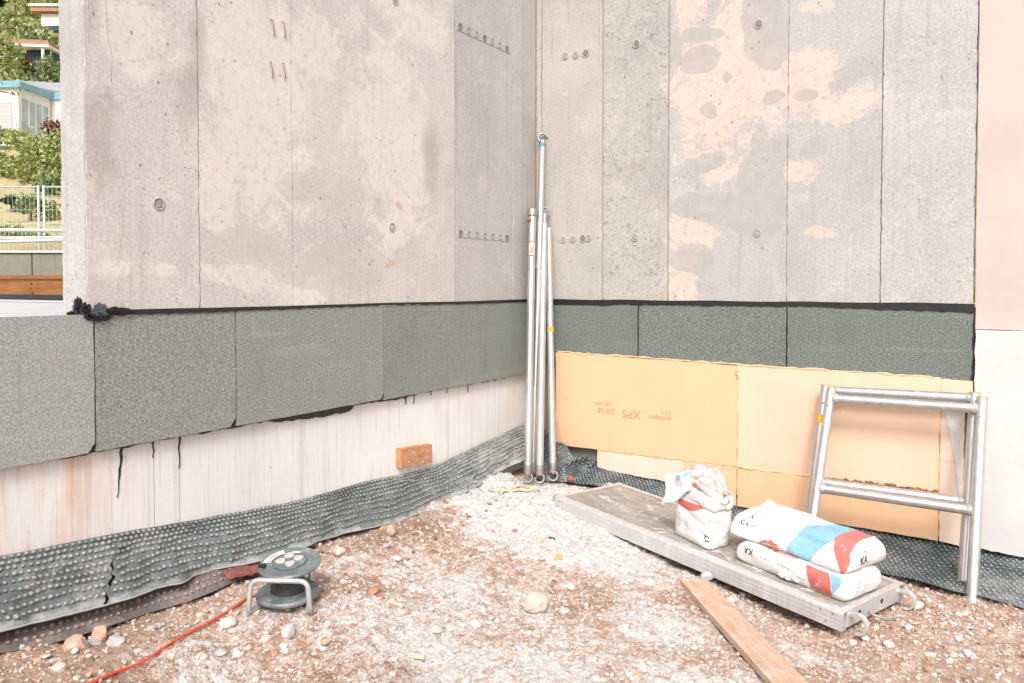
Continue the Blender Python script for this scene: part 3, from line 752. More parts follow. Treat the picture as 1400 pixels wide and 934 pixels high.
# end face of the left wall: x from 0 back to -0.14
EF = lambda a, z, d: (-a, -2.834 - d, z)
wall_panel(EF, 0.0025, 0.145, ZB, ZT, 0.0, 'concrete_b', lw, [], [], [], [])
mb = MB()
for z_ in np.arange(ZB + .004, ZT, .08):
    pass
rseam = [(0.006, .040, 'concrete_warm', .001), (.046, .462, 'concrete_warm', -.001), (.470, .876, 'concrete_rough', -.003), (.884, 1.5365, 'concrete', .0005), (1.5375, 1.984, 'concrete', .000), (1.988, 2.383, 'concrete_b', .002)]
for a0, a1, m_, d_ in rseam:
    wall_panel(RW, a0, a1, ZB, ZT, d_, m_, rw, RPALE, RGREY, [(1.2, 1.4, .0, .0001)], RRUST)
for s_, z in ((2.576, .291), (1.353, .287), (1.324, 1.388)):
    tie_hole(LW, s_, z + 1.25, .022, lw, 'plug_mid')
for t, z, k in ((.210, 1.412, 0), (.281, 1.405, 0), (.351, 1.407, 1), (.68, 1.409, 1), (1.38, 1.395, 1), (.198, .289, 0), (.264, .291, 0), (.335, .293, 1), (.372, .293, 0), (.676, .286, 0), (1.382, .286, 0)):
    tie_hole(RW, t, z + 1.25, .023 if k else .021, rw, 'plug_dark' if k else 'plug_mid')
for zc in (1.408, .292):                                    # strips of plugged holes on the left wall
    mb = MB(); mb.prism([(.30, zc + 1.25 - .022), (.825, zc + 1.25 - .024), (.825, zc + 1.25 + .022), (.30, zc + 1.25 + .024)], LW, -.01, .0010)
    strip = mb.build('tie_strip', 'concrete_b', lw)
    for o_ in (strip,): pass
    for i in range(7):
        dark = i in (0, 6) or (zc > 1 and i == 3)
        p = (.335 + i * .077, zc + 1.25)
        p0 = Vector(LW(p[0], p[1], .0010)); m4 = Matrix.Translation(p0) @ Vector((1, 0, 0)).to_track_quat('Z', 'Y').to_matrix().to_4x4()
        mb = MB(); mb.lathe([(.0185, -.004), (.018, .003), (.0145, .0034), (.0125, .0004), (.0005, .0008)], 16, m4, caps=False)
        mb.build('plugged_hole', 'plug_dark' if dark else 'plug_mid', strip, smooth=True)
for s_, z in ((2.07, 1.05), (2.013, 1.057), (2.079, .878), (2.015, .887)):
    z += 1.25
    mb = MB(); mb.tube([LW(s_ + .004, z + .030, -.004), LW(s_ + .003, z + .028, .007), LW(s_, z, .010), LW(s_ - .006, z - .03, .007), LW(s_ - .007, z - .034, -.004)], .0022, 8)
    mb.build('wire_stub', 'rust_wire', lw, smooth=True)
for pts in ([(2.757, 2.2), (2.752, 2.08), (2.738, 2.02), (2.742, 1.93)], [(2.815, 2.19), (2.812, 2.10)]):   # hairline cracks
    mb = MB(); mb.tube([LW(a, z, .0) for a, z in pts], .0022, 5); mb.build('crack', 'plug_mid', lw)

# rendered wall at the right edge
pw = thing('rendered_wall', 'smooth rose and white plastered wall at the right edge', 'wall', (2.7, 0, 0))
board(RW, [(2.393, 1.052), (5.6, 1.046), (5.6, 3.6), (2.386, 3.6)], -.12, .004, .0015, 3, 'upper_plaster', 'plaster_pink', pw, 24)
board(RW, [(2.396, .028), (3.0, .005), (5.6, -.01), (5.6, 1.043), (2.394, 1.049)], -.10, .012, .003, 4, 'lower_plaster', 'plaster_white', pw, 30)
board(RW, [(2.40, -.25), (5.6, -.25), (5.6, .03), (2.40, .05)], -.16, -.02, .003, 8, 'base_seal', 'bitumen', pw, 10)
mb = MB()
for k in range(26):
    z_ = 1.25 + k * .09
    mb.tube([RW(2.386 + random.uniform(-.002, .002), z_, .003), RW(2.386 + random.uniform(-.002, .002), z_ + .091, .003)], random.uniform(.0015, .004), 6)
mb.build('joint_crack', 'plug_dark', pw)

# foundation below
fl = thing('foundation_wall', 'pale streaked concrete foundation under the left insulation panels', 'wall', (0, -2, 0))
for a0, a1, d_ in ((0.0, 2.487, -.031), (2.4895, 2.588, -.030), (2.591, 4.6, -.029)):
    mb = MB(); mb.box((-.3, -a1, -.4), (d_, -a0, 1.12)); mb.build('wall_pour', 'foundation', fl)
def drip(s0, z0, s1, z1, w0):
    n_ = 9; L_ = []; R_ = []
    for i in range(n_ + 1):
        f = i / n_; s_ = s0 + (s1 - s0) * f + random.uniform(-.003, .003); z = z0 + (z1 - z0) * f
        ww = w0 * (1 - .75 * f) * random.uniform(.6, 1.2); L_.append((s_ + ww, z)); R_.append((s_ - ww, z))
    mb = MB(); mb.prism(L_ + R_[::-1], LW, -.034, -.0265); mb.build('bitumen_drip', 'bitumen', fl)
for a in ((2.7075, .70, 2.7254, .529, .005), (2.592, .70, 2.592, .640, .004), (2.488, .70, 2.489, .583, .0035), (1.22, .71, 1.223, .655, .004), (1.158, .71, 1.158, .65, .0025), (.69, .70, .69, .655, .0025), (.885, .71, .886, .67, .002), (1.02, .71, 1.02, .675, .002)):
    drip(*a)
fr = thing('foundation_wall', 'grey foundation strip hidden behind the orange boards', 'wall', (1, 0, 0))
mb = MB(); mb.box((-.02, .045, -.4), (2.42, .3, 1.12)); mb.build('wall_pour', 'parapet', fr)
board(RW, [(.86, -.25), (2.41, -.25), (2.41, .20), (.90, .26)], -.046, -.041, .006, 210, 'bitumen_coat', 'bitumen', fr, 12)

# bitumen seams
def seam(fn, a0, a1, zlo, zhi, d, seed, name, parent, n=70, wild=.006):
    top = [(a0 + (a1 - a0) * i / n, zhi(i / n)) for i in range(n + 1)]
    r = random.Random(seed)
    lo = [(a0 + (a1 - a0) * i / n, zlo(i / n) - wild * r.random() ** 2) for i in range(n + 1)]
    mb = MB(); mb.prism(lo + top[::-1], fn, -.03, d); return mb.build(name, 'bitumen', parent)

# insulation panels with slate granules
il = thing('insulation_cladding', 'row of green grey granulated panels along the left foundation', 'insulation', (0, -1.5, .7))
ZP0, ZP1 = .7045, 1.156
e = .0025
specL = [(0.005, .548, 'gran_green', 0, 0), (.552, 1.413, 'gran_green', 0, .0), (1.417, 2.256, 'gran_mid', .004, .03), (2.261, 2.808, 'gran_mid', .002, .035), (2.814, 3.66, 'gran_pale', 0, .03)]
for i, (a0, a1, m_, dz, ch) in enumerate(specL):
    pts = [(a0, ZP0 + dz + (ch if ch else 0)), (a0 + ch * .8, ZP0 + dz), (a1, ZP0 + dz * .5), (a1, ZP1 + .001 * i), (a0, ZP1 + .002)]
    if not ch: pts = pts[1:]; 
    board(LW, pts, -.028, -.001 * (i % 2), .0012, 40 + i, 'insulation_panel', m_, il, 14)
mb = MB(); mb.box((-.0285, -3.66, ZP0 + .01), (-.012, -.004, ZP1 - .004)); mb.build('adhesive_bed', 'bitumen', il)
# bitumen squeezed out below
seam(LW, .02, 3.66, lambda f: ZP0 - .003 - .010 * max(0, math.sin(f * 40)) * (f > .3) * (f < .5), lambda f: ZP0 + .014, -.020, 7, 'bitumen_seam', il, 150, .008)
board(LW, [(1.62, .678), (1.80, .672), (2.06, .690), (2.1, .707), (1.58, .707)], -.030, -.022, .004, 77, 'bitumen_smear', 'bitumen', il, 8)
seam(LW, .003, 2.80, lambda f: ZP1 + .002 - .003 * math.sin(f * 9), lambda f: ZB + .000 + .002 * math.sin(f * 14 + 1), .0035, 9, 'top_seam', il, 120, .004)
ir = thing('insulation_cladding', 'row of three dark green granulated panels along the right wall', 'insulation', (1.2, 0, .8))
for i, (a0, a1, m_, dz) in enumerate(((.006, .694, 'gran_dark', .006), (.703, 1.537, 'gran_dark', 0), (1.545, 2.386, 'gran_dark', -.004))):
    board(RW, [(a0, .800), (a1, .800), (a1, 1.150 + dz * .5), (a0, 1.148 + dz)], -.028, -.001 * (i % 2), .0016, 60 + i, 'insulation_panel', m_, ir, 14)
mb = MB(); mb.box((.004, .012, .80), (2.388, .0285, 1.14)); mb.build('adhesive_bed', 'bitumen', ir)
seam(RW, .005, 2.388, lambda f: 1.146 - .016 * max(0, f - .72) / .28 - .008 * (f < .22), lambda f: ZB + .001 + .002 * math.sin(f * 30), .0035, 19, 'top_seam', ir, 110, .007)
board(RW, [(2.380, .80), (2.392, .80), (2.395, 1.15), (2.384, 1.15)], -.03, .002, .004, 71, 'end_seam', 'bitumen', ir, 14)

# torn bitumen flap at the free end of the wall
tf = thing('bitumen_flap', 'torn black bitumen flap crumpled at the free wall end', 'sealing', (0, -2.85, 1.15))
r = random.Random(4)
for k, (m_, cx, cy, cz, sx, sy, sz) in enumerate((('bitumen', -.045, -2.838, 1.182, .020, .012, .020), ('bitumen', -.075, -2.842, 1.160, .020, .012, .006), ('bitumen_film', .004, -2.795, 1.166, .008, .020, .018), ('bitumen', .002, -2.74, 1.165, .008, .055, .010), ('bitumen', .004, -2.80, 1.148, .008, .038, .010), ('bitumen', -.005, -2.835, 1.172, .017, .013, .017))):
    b_ = bmesh.new(); bmesh.ops.create_icosphere(b_, subdivisions=5, radius=1)
    mb = MB(); vv = []
    for v in b_.verts:
        c = v.co; q = 1 + .55 * (float(vnoise(c.x * 3 + k * 5, c.y * 3 + c.z * 2.2, 31)) - .45) + .6 * (float(vnoise(c.x * 6 + k, c.z * 6 + c.y * 5, 37)) - .5) + .45 * (float(vnoise(c.x * 15 + k, c.z * 15 + c.y * 13, 39)) - .5)
        vv.append((cx + c.x * sx * q, cy + c.y * sy * q, cz + c.z * sz * q * (1.25 if c.z > .6 else 1)))
    mb.add(vv, [tuple(v.index for v in f.verts) for f in b_.faces]); b_.free()
    mb.build('torn_sheet' if m_ == 'bitumen_film' else 'bitumen_lump', m_, tf, recalc=False)

# orange foam boards
xp = thing('foam_cladding', 'orange rigid foam boards glued along the base of the right wall', 'insulation', (1.2, 0, .4))
XB = [([(.150, .262), (1.284, .268), (1.284, .819), (.150, .842)], 'xps_orange', .006),
      ([(1.289, .266), (2.254, .268), (2.254, .817), (1.289, .822)], 'xps_pale', .004),
      ([(2.259, .668), (2.388, .664), (2.388, .806), (2.259, .812)], 'xps_pale', .005),
      ([(2.259, .030), (2.352, .022), (2.356, .655), (2.259, .662)], 'xps_pink', .003),
      ([(.438, .149), (.985, .122), (.985, .262), (.438, .258)], 'xps_pink', .003),
      ([(.989, .102), (1.284, .050), (1.284, .263), (.989, .262)], 'xps_orange', .005),
      ([(1.290, .050), (2.254, .030), (2.254, .262), (1.290, .260)], 'xps_orange', .006)]
for i, (pts, m_, d_) in enumerate(XB):
    o = board(RW, pts, -.040, d_, .0022, 90 + i, 'foam_board', m_, xp, 22)
    if m_ == 'xps_pink': o['label'] = 'paler pinkish foam board'
mb = MB(); mb.prism([(.445, .16), (2.25, .05), (2.345, .05), (2.345, .80), (.16, .83), (.16, .27), (.445, .27)], RW, -.035, -.0015); mb.build('foam_filler', 'xps_orange', xp)
def bead(pts, r0, name='foam_bead', mat='foam', seed=1):
    rr = random.Random(seed); P = []; Rr = []
    for k in range(len(pts) - 1):
        for i in range(14):
            f = i / 14; a = pts[k][0] + (pts[k + 1][0] - pts[k][0]) * f; z = pts[k][1] + (pts[k + 1][1] - pts[k][1]) * f
            P.append(RW(a + rr.uniform(-.002, .002), z + rr.uniform(-.003, .003), .002)); Rr.append(r0 * rr.uniform(.35, 1.25))
    mb = MB(); mb.tube(P, Rr, 7); return mb.build(name, mat, xp, smooth=True)
bead([(.15, .846), (.6, .838), (1.285, .825), (1.8, .822), (2.25, .816)], .006, seed=1)
bead([(1.2865, .82), (1.2865, .05)], .0035, seed=2)
bead([(1.2865, .82), (1.2865, .74)], .011, seed=3)
bead([(2.2565, .81), (2.2565, .03)], .0050, seed=4)
bead([(1.30, .263), (1.72, .264)], .008, seed=5)
bead([(.45, .260), (.95, .262), (1.28, .264)], .0045, seed=6)
bead([(2.26, .665), (2.35, .660)], .003, seed=7)
bead([(1.70, .265), (1.9, .266), (2.24, .267)], .006, 'crumbling_gap', 'rust_gap', 8)
for k, (a, z) in enumerate([(1.66, .266), (1.70, .264), (1.83, .266), (1.90, .270), (1.95, .274), (1.985, .268), (2.03, .272), (2.06, .276), (2.10, .268), (2.13, .270), (2.17, .272), (2.20, .266), (2.235, .268)]):
    q_ = random.Random(k * 7 + 1); g_ = lambda v: v * q_.uniform(.25, 1.25)
    mb = MB(); mb.prism([(a - g_(.024), z - g_(.004)), (a - g_(.004), z - g_(.007)), (a + g_(.02), z - g_(.006)), (a + g_(.024), z + g_(.003)), (a + g_(.006), z + g_(.012)), (a - g_(.004), z + g_(.004)), (a - g_(.016), z + g_(.008))], RW, -.002, .0068)
    mb.build('crumbled_hole', 'rust_gap', xp)
board(RW, [(2.275, .655), (2.345, .652), (2.348, .25), (2.338, .26), (2.315, .45)], -.001, .0065, .002, 131, 'mortar_patch', 'mortar_patch', xp, 10)
def wall_print(body, size, t, z, parent, mat='print', d=.0078, squash=1.0):
    V, F = text_geo(body, size, .012)
    mb = MB(); mb.add([RW(t - x, z - y * squash, d) for x, y, _ in V], F)     # the board was mounted upside down
    return mb.build('lettering', mat, parent, recalc=False)
wall_print('XPS', .072, .662, .500, xp)
wall_print('300 SE', .043, .497, .505, xp)
wall_print('1250 x 600', .026, .485, .545, xp)
wall_print('swisspor', .040, .838, .492, xp)
wall_print('\u25cf \u25cf \u25cf', .03, .87, .525, xp) if False else None
for k in range(3):
    for j in range(2):
        mb = MB(); mb.lathe([(.0055, 0), (.005, .0012)], 10, Matrix.Translation(RW(.855 + k * .022, .521 + j * .014, .0065)) @ Vector((0, -1, 0)).to_track_quat('Z', 'Y').to_matrix().to_4x4())
        mb.build('printed_dot', 'print', xp)

# wooden block on the left foundation
wb = thing('wooden_block', 'small orange brown block nailed to the pale left foundation wall', 'block', (-.03, -1.18, .39))
mb = MB(); mb.add([LW(s_, z, d) for d in (-.031, .004) for s_, z in ((1.297, .350), (1.053, .331), (1.053, .428), (1.297, .447))], [(0, 1, 2, 3), (7, 6, 5, 4), (0, 4, 5, 1), (1, 5, 6, 2), (2, 6, 7, 3), (3, 7, 4, 0)])
mb.build('block', 'block', wb, bevel=.002)
m4 = Matrix.Translation(LW(1.155, .388, .004)) @ Vector((1, 0, 0)).to_track_quat('Z', 'Y').to_matrix().to_4x4()
mb = MB(); mb.lathe([(.004, -.004), (.007, .001), (.006, .003), (.001, .004)], 12, m4); mb.build('nail', 'steel', wb, smooth=True)
for k, (s_, z) in enumerate(((1.20, .41), (1.10, .365), (1.13, .35), (1.24, .37), (1.09, .40))):
    m4 = Matrix.Translation(LW(s_, z, .0035)) @ Vector((1, 0, 0)).to_track_quat('Z', 'Y').to_matrix().to_4x4()
    mb = MB(); mb.lathe([(.005, -.002), (.0045, .0015), (.001, .003)], 8, m4); mb.build('mortar_splash', 'stone_white', wb, smooth=True)

# ------------------------------------------------------------------ dimpled membranes
def interp(xs, ys):
    xs = np.array(xs); ys = np.array(ys); o = np.argsort(xs)
    return lambda q: np.interp(q, xs[o], ys[o])
def membrane_obj(surf, U, V, spacing, r, h, mat, parent, hole=None, nu=340, nv=36, dust=None, sheet='sheet'):
    """surf(u,v)->xyz arrays, u in metres along, v in metres across; dimples stand on the +normal side"""
    u, v = np.meshgrid(np.linspace(U[0], U[1], nu), np.linspace(V[0], V[1], nv), indexing='ij')
    X, Y, Z = surf(u, v)
    mask = None
    if hole is not None:
        uc = (u[:-1, :-1] + u[1:, 1:]) / 2; vc = (v[:-1, :-1] + v[1:, 1:]) / 2
        mask = ~hole(uc, vc)
    o = numgrid(sheet, X, Y, Z, mat, parent, True, mask)
    dv = dust if dust is not None else (lambda a, b: np.zeros_like(a))
    attr_set(o, 'dust', dv(u, v).ravel())
    us = np.arange(U[0] + spacing * .6, U[1] - spacing * .4, spacing); vs = np.arange(V[0] + spacing * .55, V[1] - spacing * .35, spacing)
    du, dvv = np.meshgrid(us, vs, indexing='ij')
    du = du + (np.arange(len(vs)) % 2)[None] * spacing * .5
    du = du.ravel() + rng.normal(0, spacing * .035, du.size); dvv = dvv.ravel() + rng.normal(0, spacing * .035, dvv.size)
    if hole is not None:
        k = ~(hole(du, dvv) | hole(du + .008, dvv) | hole(du - .008, dvv)); du = du[k]; dvv = dvv[k]
    ee = 1e-3
    p = np.stack(surf(du, dvv), -1); pu = np.stack(surf(du + ee, dvv), -1) - p; pv = np.stack(surf(du, dvv + ee), -1) - p
    pu /= np.linalg.norm(pu, axis=1)[:, None]; pv /= np.linalg.norm(pv, axis=1)[:, None]
    nn = np.cross(pu, pv); nn /= np.linalg.norm(nn, axis=1)[:, None]
    sgn = np.sign(nn[:, 0] - nn[:, 1] + .5 * nn[:, 2]); nn *= sgn[:, None]
    seg = 8; an = np.arange(seg) * 2 * np.pi / seg
    rings = []
    jit = rng.uniform(.72, 1.1, len(p))[:, None, None]
    for rr, hh in ((r, -.0008), (r * .80, h * .72), (r * .52, h)):
        rings.append(p[:, None] + (pu[:, None] * np.cos(an)[None, :, None] + pv[:, None] * np.sin(an)[None, :, None]) * rr * jit + nn[:, None] * hh * jit)
    Vt = np.concatenate(rings, 1)                                    # n, 24, 3
    q = []
    for a in range(2):
        for k in range(seg):
            q.append((a * seg + k, a * seg + (k + 1) % seg, (a + 1) * seg + (k + 1) % seg, (a + 1) * seg + k))
    q += [(16, 17, 18, 19), (16, 19, 20, 23), (20, 21, 22, 23)]
    q = np.array(q)
    Fq = (q[None] + (np.arange(len(p)) * 24)[:, None, None]).reshape(-1, 4)
    d = tri_mesh('dimples', Vt.reshape(-1, 3), Fq, mat, parent, smooth=False)
    d['kind'] = 'stuff'
    attr_set(d, 'dust', np.repeat((dv(du, dvv)[:, None] + np.repeat([-.04, .08, .32], 8)[None]).ravel() if True else 0, 1))
    return o

ml = thing('dimpled_membrane', 'grey dimpled drainage foil curling off the left foundation with a short tear', 'membrane', (.1, -1.7, .2))
ztop = interp([0.0, .19, .6, 1.02, 1.66, 2.0, 2.64, 3.11, 3.8], [.40, .385, .335, .300, .332, .337, .398, .437, .48])
zbot = interp([0.0, .30, .50, .93, 1.46, 2.04, 2.45, 2.83, 3.18, 3.8], [.23, .21, .186, .146, .138, .187, .200, .227, .266, .30])
xbot = interp([0.0, .3, .6, 1.2, 2.0, 2.8, 3.2, 3.8], [.06, .075, .09, .10, .088, .088, .10, .10])
WID = .20
def msurf(u, v):
    f = v / WID
    wob = (fbm(u * 4, f * 1.5, 3, 2) - .5)
    x = -.024 + .026 * f + (xbot(u) + .01) * f ** 1.7 + wob * .05 * f + .012 * np.sin(u * 9 + f) * f
    z = ztop(u) * (1 - f) + zbot(u) * f + .03 * np.sin(np.pi * f) * .5 + wob * .012
    crump = np.exp(-((u - .9) / .12) ** 2)
    x = x + (.016 * np.sin(u * 6.3 + 1) + .010 * np.sin(u * 14 + f * 2) + (fbm(u * 9, f * 3, 3, 44) - .5) * .060) * np.sin(np.pi * np.clip(f, 0, 1) * .62)
    x = x + crump * .02 * np.sin(f * 9) * f; z = z + crump * .02 * f
    return x, -u - .0 * f, z
def tear(u, v):
    c = 2.765 + (v - .085) * .62 + .008 * np.sin(v * 75) + .004 * np.sin(v * 260)
    return (np.abs(u - c) < .0060 * np.clip((v - .080) / .03, 0, 1) * (.7 + .5 * np.sin(v * 140))) & (v > .080) & (v < WID - .004)
edge_dust = lambda u, v: np.clip((v - (WID - .020)) / .010, 0, 1) * .22 + (fbm(u * 5, v * 9, 3, 8) - .42) * .30 + np.clip(1.4 - u, 0, 1.) * .16
membrane_obj(msurf, (.02, 3.75), (0, WID), .0205, .0080, .0095, 'memb', ml, hole=tear, nu=1500, nv=70, dust=edge_dust)
u = np.linspace(.02, 3.75, 260); X, Y, Z = msurf(u, np.full_like(u, WID)); mb = MB()
mb.tube(np.stack([X, Y, Z], -1)[:], .0028, 6); mb.build('folded_edge', 'memb', ml, smooth=True)
attr_set(bpy.data.objects[mb and [o.name for o in ml.children if o.name.startswith('folded_edge')][0]], 'dust', np.full(len(u) * 6, .6))

mu = thing('dimpled_membrane', 'brown muddy dimpled foil slipping out below the grey foil at left', 'membrane', (.1, -2.8, .18))
z2b = interp([1.9, 2.2, 2.36, 2.57, 2.76, 3.05, 3.2, 3.8], [.16, .168, .165, .150, .160, .190, .215, .25])
W2 = .16
def msurf2(u, v):
    f = v / W2
    wob = fbm(u * 5, f * 2, 3, 12) - .5
    x = -.005 + .120 * f ** 1.35 + wob * .015 * f + .012 * np.sin(u * 11) * f
    z = (zbot(u) + .045) * (1 - f) + (z2b(u) - .008) * f + wob * .01
    return x, -u, z
membrane_obj(msurf2, (2.0, 3.75), (0, W2), .024, .0085, .0065, 'memb_brown', mu, nu=240, nv=22, dust=lambda u, v: (fbm(u * 6, v * 8, 3, 3) - .4) * .5)

mr = thing('dimpled_membrane', 'dark dimpled drainage foil lying along the foot of the right wall', 'membrane', (1.5, -.2, 0))
rzt = interp([.1, .3, .6, .9, 1.3, 1.8, 2.4, 3.0, 4.5], [.24, .19, .150, .115, .055, .028, .012, -.005, -.01])
ryb = interp([.1, .4, .9, 1.3, 1.8, 2.1, 2.3, 2.6, 3.2, 4.5], [.26, .26, .25, .27, .34, .42, .46, .47, .47, .46])
WR = .42
def rsurf(u, v):
    f = v / WR
    wob = fbm(u * 5, f * 3, 3, 22) - .5
    y = .035 - (ryb(u) + .035) * f
    zb = gbase(u, -ryb(u)) + .030
    prof = (1 - f) ** 2.0
    z = rzt(u) * prof + zb * (1 - prof) + wob * .03 + .012 * np.sin(u * 7 + f * 4) * f
    z = np.maximum(z, gbase(u, np.minimum(y, -.03)) + .014)
    return u, y, z
membrane_obj(rsurf, (.12, 4.2), (0, WR), .024, .0090, .0075, 'memb_dark', mr, nu=500, nv=44, dust=lambda u, v: (fbm(u * 4, v * 5, 3, 5) - .45) * .7)
# crumpled fold beside the poles
mf = thing('dimpled_membrane', 'crumpled grey foil fold standing in the corner right of the poles', 'membrane', (.35, -.15, .1))
WF = .24
def fsurf(u, v):
    f = v / WF; g = (u - .02) / .32
    x = .07 + .36 * g + .05 * np.sin(f * 5 + g * 3) * g
    y = -.035 - .09 * np.sin(np.pi * g) - .10 * f * (.6 + g * .6) - .02 * np.sin(g * 11)
    z = (.40 - .21 * g ** .8) * (1 - f) + (.075 + .02 * np.sin(g * 8)) * f + .015 * np.sin(g * 16 + f * 4)
    return x, y, z
membrane_obj(fsurf, (.02, .34), (0, WF), .020, .0075, .0075, 'memb_dark', mf, nu=60, nv=40, dust=lambda u, v: fbm(u * 9, v * 9, 3, 5) * .6 - .15)
rc = thing('red_coupler', 'red plastic coupler lying on the crumpled foil beside the poles', 'coupler', (.40, -.275, .135), rot=(1.2, .2, .6))
mb = MB(); mb.lathe([(.012, -.028), (.017, -.022), (.017, .012), (.013, .022), (.009, .026)], 14); mb.build('shell', 'red_plastic', rc, smooth=True, world=False)
mb = MB(); mb.lathe([(.0185, -.010), (.0195, -.006), (.0185, -.002)], 14, caps=False); mb.build('collar', 'red_plastic', rc, smooth=True, world=False)

# ------------------------------------------------------------------ poles in the corner
def ring_hook(center, axis, up, R, r, a0, a1, n=22, taper=1.0):
    up = Vector(up).normalized(); ax = Vector(axis).normalized(); sd_ = up.cross(ax).normalized()
    P = []; Rr = []
    for i in range(n + 1):
        f = i / n; a = a0 + (a1 - a0) * f
        P.append(Vector(center) + (sd_ * math.sin(a) + up * math.cos(a)) * R); Rr.append(r * (1 - (1 - taper) * f))
    return P, Rr
VIEW = Vector((-.54, .84, 0)).normalized()
def pole(name, label, foot, top, rad, mat, seg_parts, hooks, group='scaffold poles leaning in the corner'):
    foot = Vector(foot); top = Vector(top); foot = foot + (top - foot).normalized() * .080
    t = thing(name, label, 'pole', tuple(foot), group)
    ax = (top - foot); Ln = ax.length; ax.normalize()
    for f0, f1, rr in seg_parts:
        mb = MB(); n_ = 10
        mb.tube([foot + ax * Ln * (f0 + (f1 - f0) * i / n_) for i in range(n_ + 1)], rr, 18)
        mb.build('tube', mat, t, smooth='auto')
    side = ax.cross(VIEW).normalized()
    for (end, openness, R, r) in hooks:
        base = top if end == 'top' else foot
        d = ax if end == 'top' else -ax
        c = base + d * (R * .9)
        P, Rr = ring_hook(c, VIEW, d, R, r, math.pi * (1 + .12), math.pi * (1 + .12) - openness, 24, .72)
        mb = MB(); mb.tube(P, Rr, 10); mb.tube([base - d * .05, base - d * .01, base + d * .012], [rad * 1.08, rad * 1.12, rad * .8], 16)
        hk = mb.build('hook', 'steel', t, smooth='auto')
        mb = MB(); q = base - d * .004 + side * (rad * .6) - VIEW * rad * .75
        mb.lathe([(.003, -.010), (.007, -.008), (.008, .004), (.004, .010)], 10, Matrix.Translation(q) @ ax.to_track_quat('Z', 'Y').to_matrix().to_4x4() @ Matrix.Rotation(.6, 4, 'X'))
        mb.build('latch', 'red_plastic', hk, smooth=True)
    return t, foot, ax, Ln, side
G1 = 'scaffold poles leaning in the corner'
pA, fA, aA, LA, sA = pole('scaffold_pole', 'leftmost pole in the corner, silver with a small red edged sticker', (.204, -.430, .092), (.068, -.155, 1.685), .0225, 'alu', [(0, 1, .0225)], [('bottom', 5.0, .026, .008)])
# coupler head of the left pole
mb = MB(); m4 = Matrix.Translation(fA + aA * (LA + .01)) @ aA.to_track_quat('Z', 'Y').to_matrix().to_4x4()
mb.lathe([(.0225, -.02), (.029, -.015), (.031, .02), (.027, .028), (.020, .020), (.018, -.005)], 20, m4); mb.build('coupler', 'steel', pA, smooth='auto')
mb = MB(); mb.lathe([(.004, -.014), (.012, -.010), (.012, .008), (.006, .014)], 10, Matrix.Translation(fA + aA * (LA - .03) + sA * .018 - VIEW * .018) @ Matrix.Rotation(1.2, 4, 'Y')); mb.build('latch', 'red_plastic', pA, smooth=True)
def wrap(foot, ax, side, rad, h0, h1, a0, a1, name, mat, parent, lift=.0008, n=10):
    V = []; F = []
    for i in range(n + 1):
        a = a0 + (a1 - a0) * i / n
        dirv = (-VIEW * math.cos(a) + side * math.sin(a)).normalized()
        for h in (h0, h1): V.append(foot + ax * h + dirv * (rad + lift))
    for i in range(n): F.append((2 * i, 2 * i + 2, 2 * i + 3, 2 * i + 1))
    mb = MB(); mb.add(V, F); return mb.build(name, mat, parent, smooth=True, recalc=False)
wrap(fA, aA, sA, .0225, LA - .255, LA - .165, -.75, .75, 'sticker', 'sticker', pA)
st_ = [o for o in pA.children if o.name.startswith('sticker')][0]
wrap(fA, aA, sA, .0225, LA - .256, LA - .249, -.75, .75, 'sticker_edge', 'ink_red', st_, .0014)
wrap(fA, aA, sA, .0225, LA - .171, LA - .164, -.75, .75, 'sticker_edge', 'ink_red', st_, .0014)
for k in range(3):
    wrap(fA, aA, sA, .0225, LA - .240, LA - .182 - k * .008, -.42 + k * .30, -.22 + k * .30, 'sticker_print', 'ink_grey', st_, .0014, 3)
pB, fB, aB, LB, sB = pole('scaffold_pole', 'tallest pole in the corner, reaching far above the others with an open hook', (.190, -.352, .092), (.066, -.030, 2.150), .0185, 'alu', [(0, .60, .0150), (.60, 1, .0205)], [('top', 4.9, .028, .0095), ('bottom', 4.8, .026, .0075)])
wrap(fB, aB, sB, .0205, LB - .03, LB - .005, -1.4, 1.4, 'tape', 'blue_tape', pB, .003)
pC, fC, aC, LC, sC = pole('scaffold_pole', 'weathered whitish pole third from the left in the corner', (.262, -.395, .090), (.098, -.060, 1.690), .0225, 'alu_dusty', [(0, 1, .0225)], [('top', 5.2, .027, .0085), ('bottom', 5.0, .027, .0085)])
pD, fD, aD, LD, sD = pole('scaffold_pole', 'rightmost pole in the corner with a yellow tape stripe', (.300, -.300, .088), (.112, -.032, 1.610), .0200, 'alu_dusty', [(0, 1, .0200)], [('bottom', 5.2, .027, .0085)])
wrap(fD, aD, sD, .020, LD * .565, LD * .582, -1.5, 1.5, 'tape', 'yellow_tape', pD, .0012)
wrap(fD, aD, sD, .020, LD * .80, LD * .95, -1.5, -.8, 'paint_stripe', 'yellow_tape', pD, .0012)

rp = thing('rope_loop', 'cream loop of rope lying on dust at the feet of the poles', 'rope', (.30, -.62, .1))
pts = [(.262, -.80), (.262, -.72), (.265, -.62), (.285, -.545), (.335, -.53), (.365, -.585), (.350, -.665), (.305, -.72), (.262, -.745), (.215, -.775), (.19, -.82)]
P_ = []
for i in range(len(pts) - 1):
    for k in range(4):
        f = k / 4; P_.append((pts[i][0] + (pts[i + 1][0] - pts[i][0]) * f, pts[i][1] + (pts[i + 1][1] - pts[i][1]) * f))
mb = MB(); mb.tube([(x, y, gh(x, y) + .012 + .004 * math.sin(i)) for i, (x, y) in enumerate(P_)], .0072, 8); mb.build('strand', 'rope', rp, smooth=True)

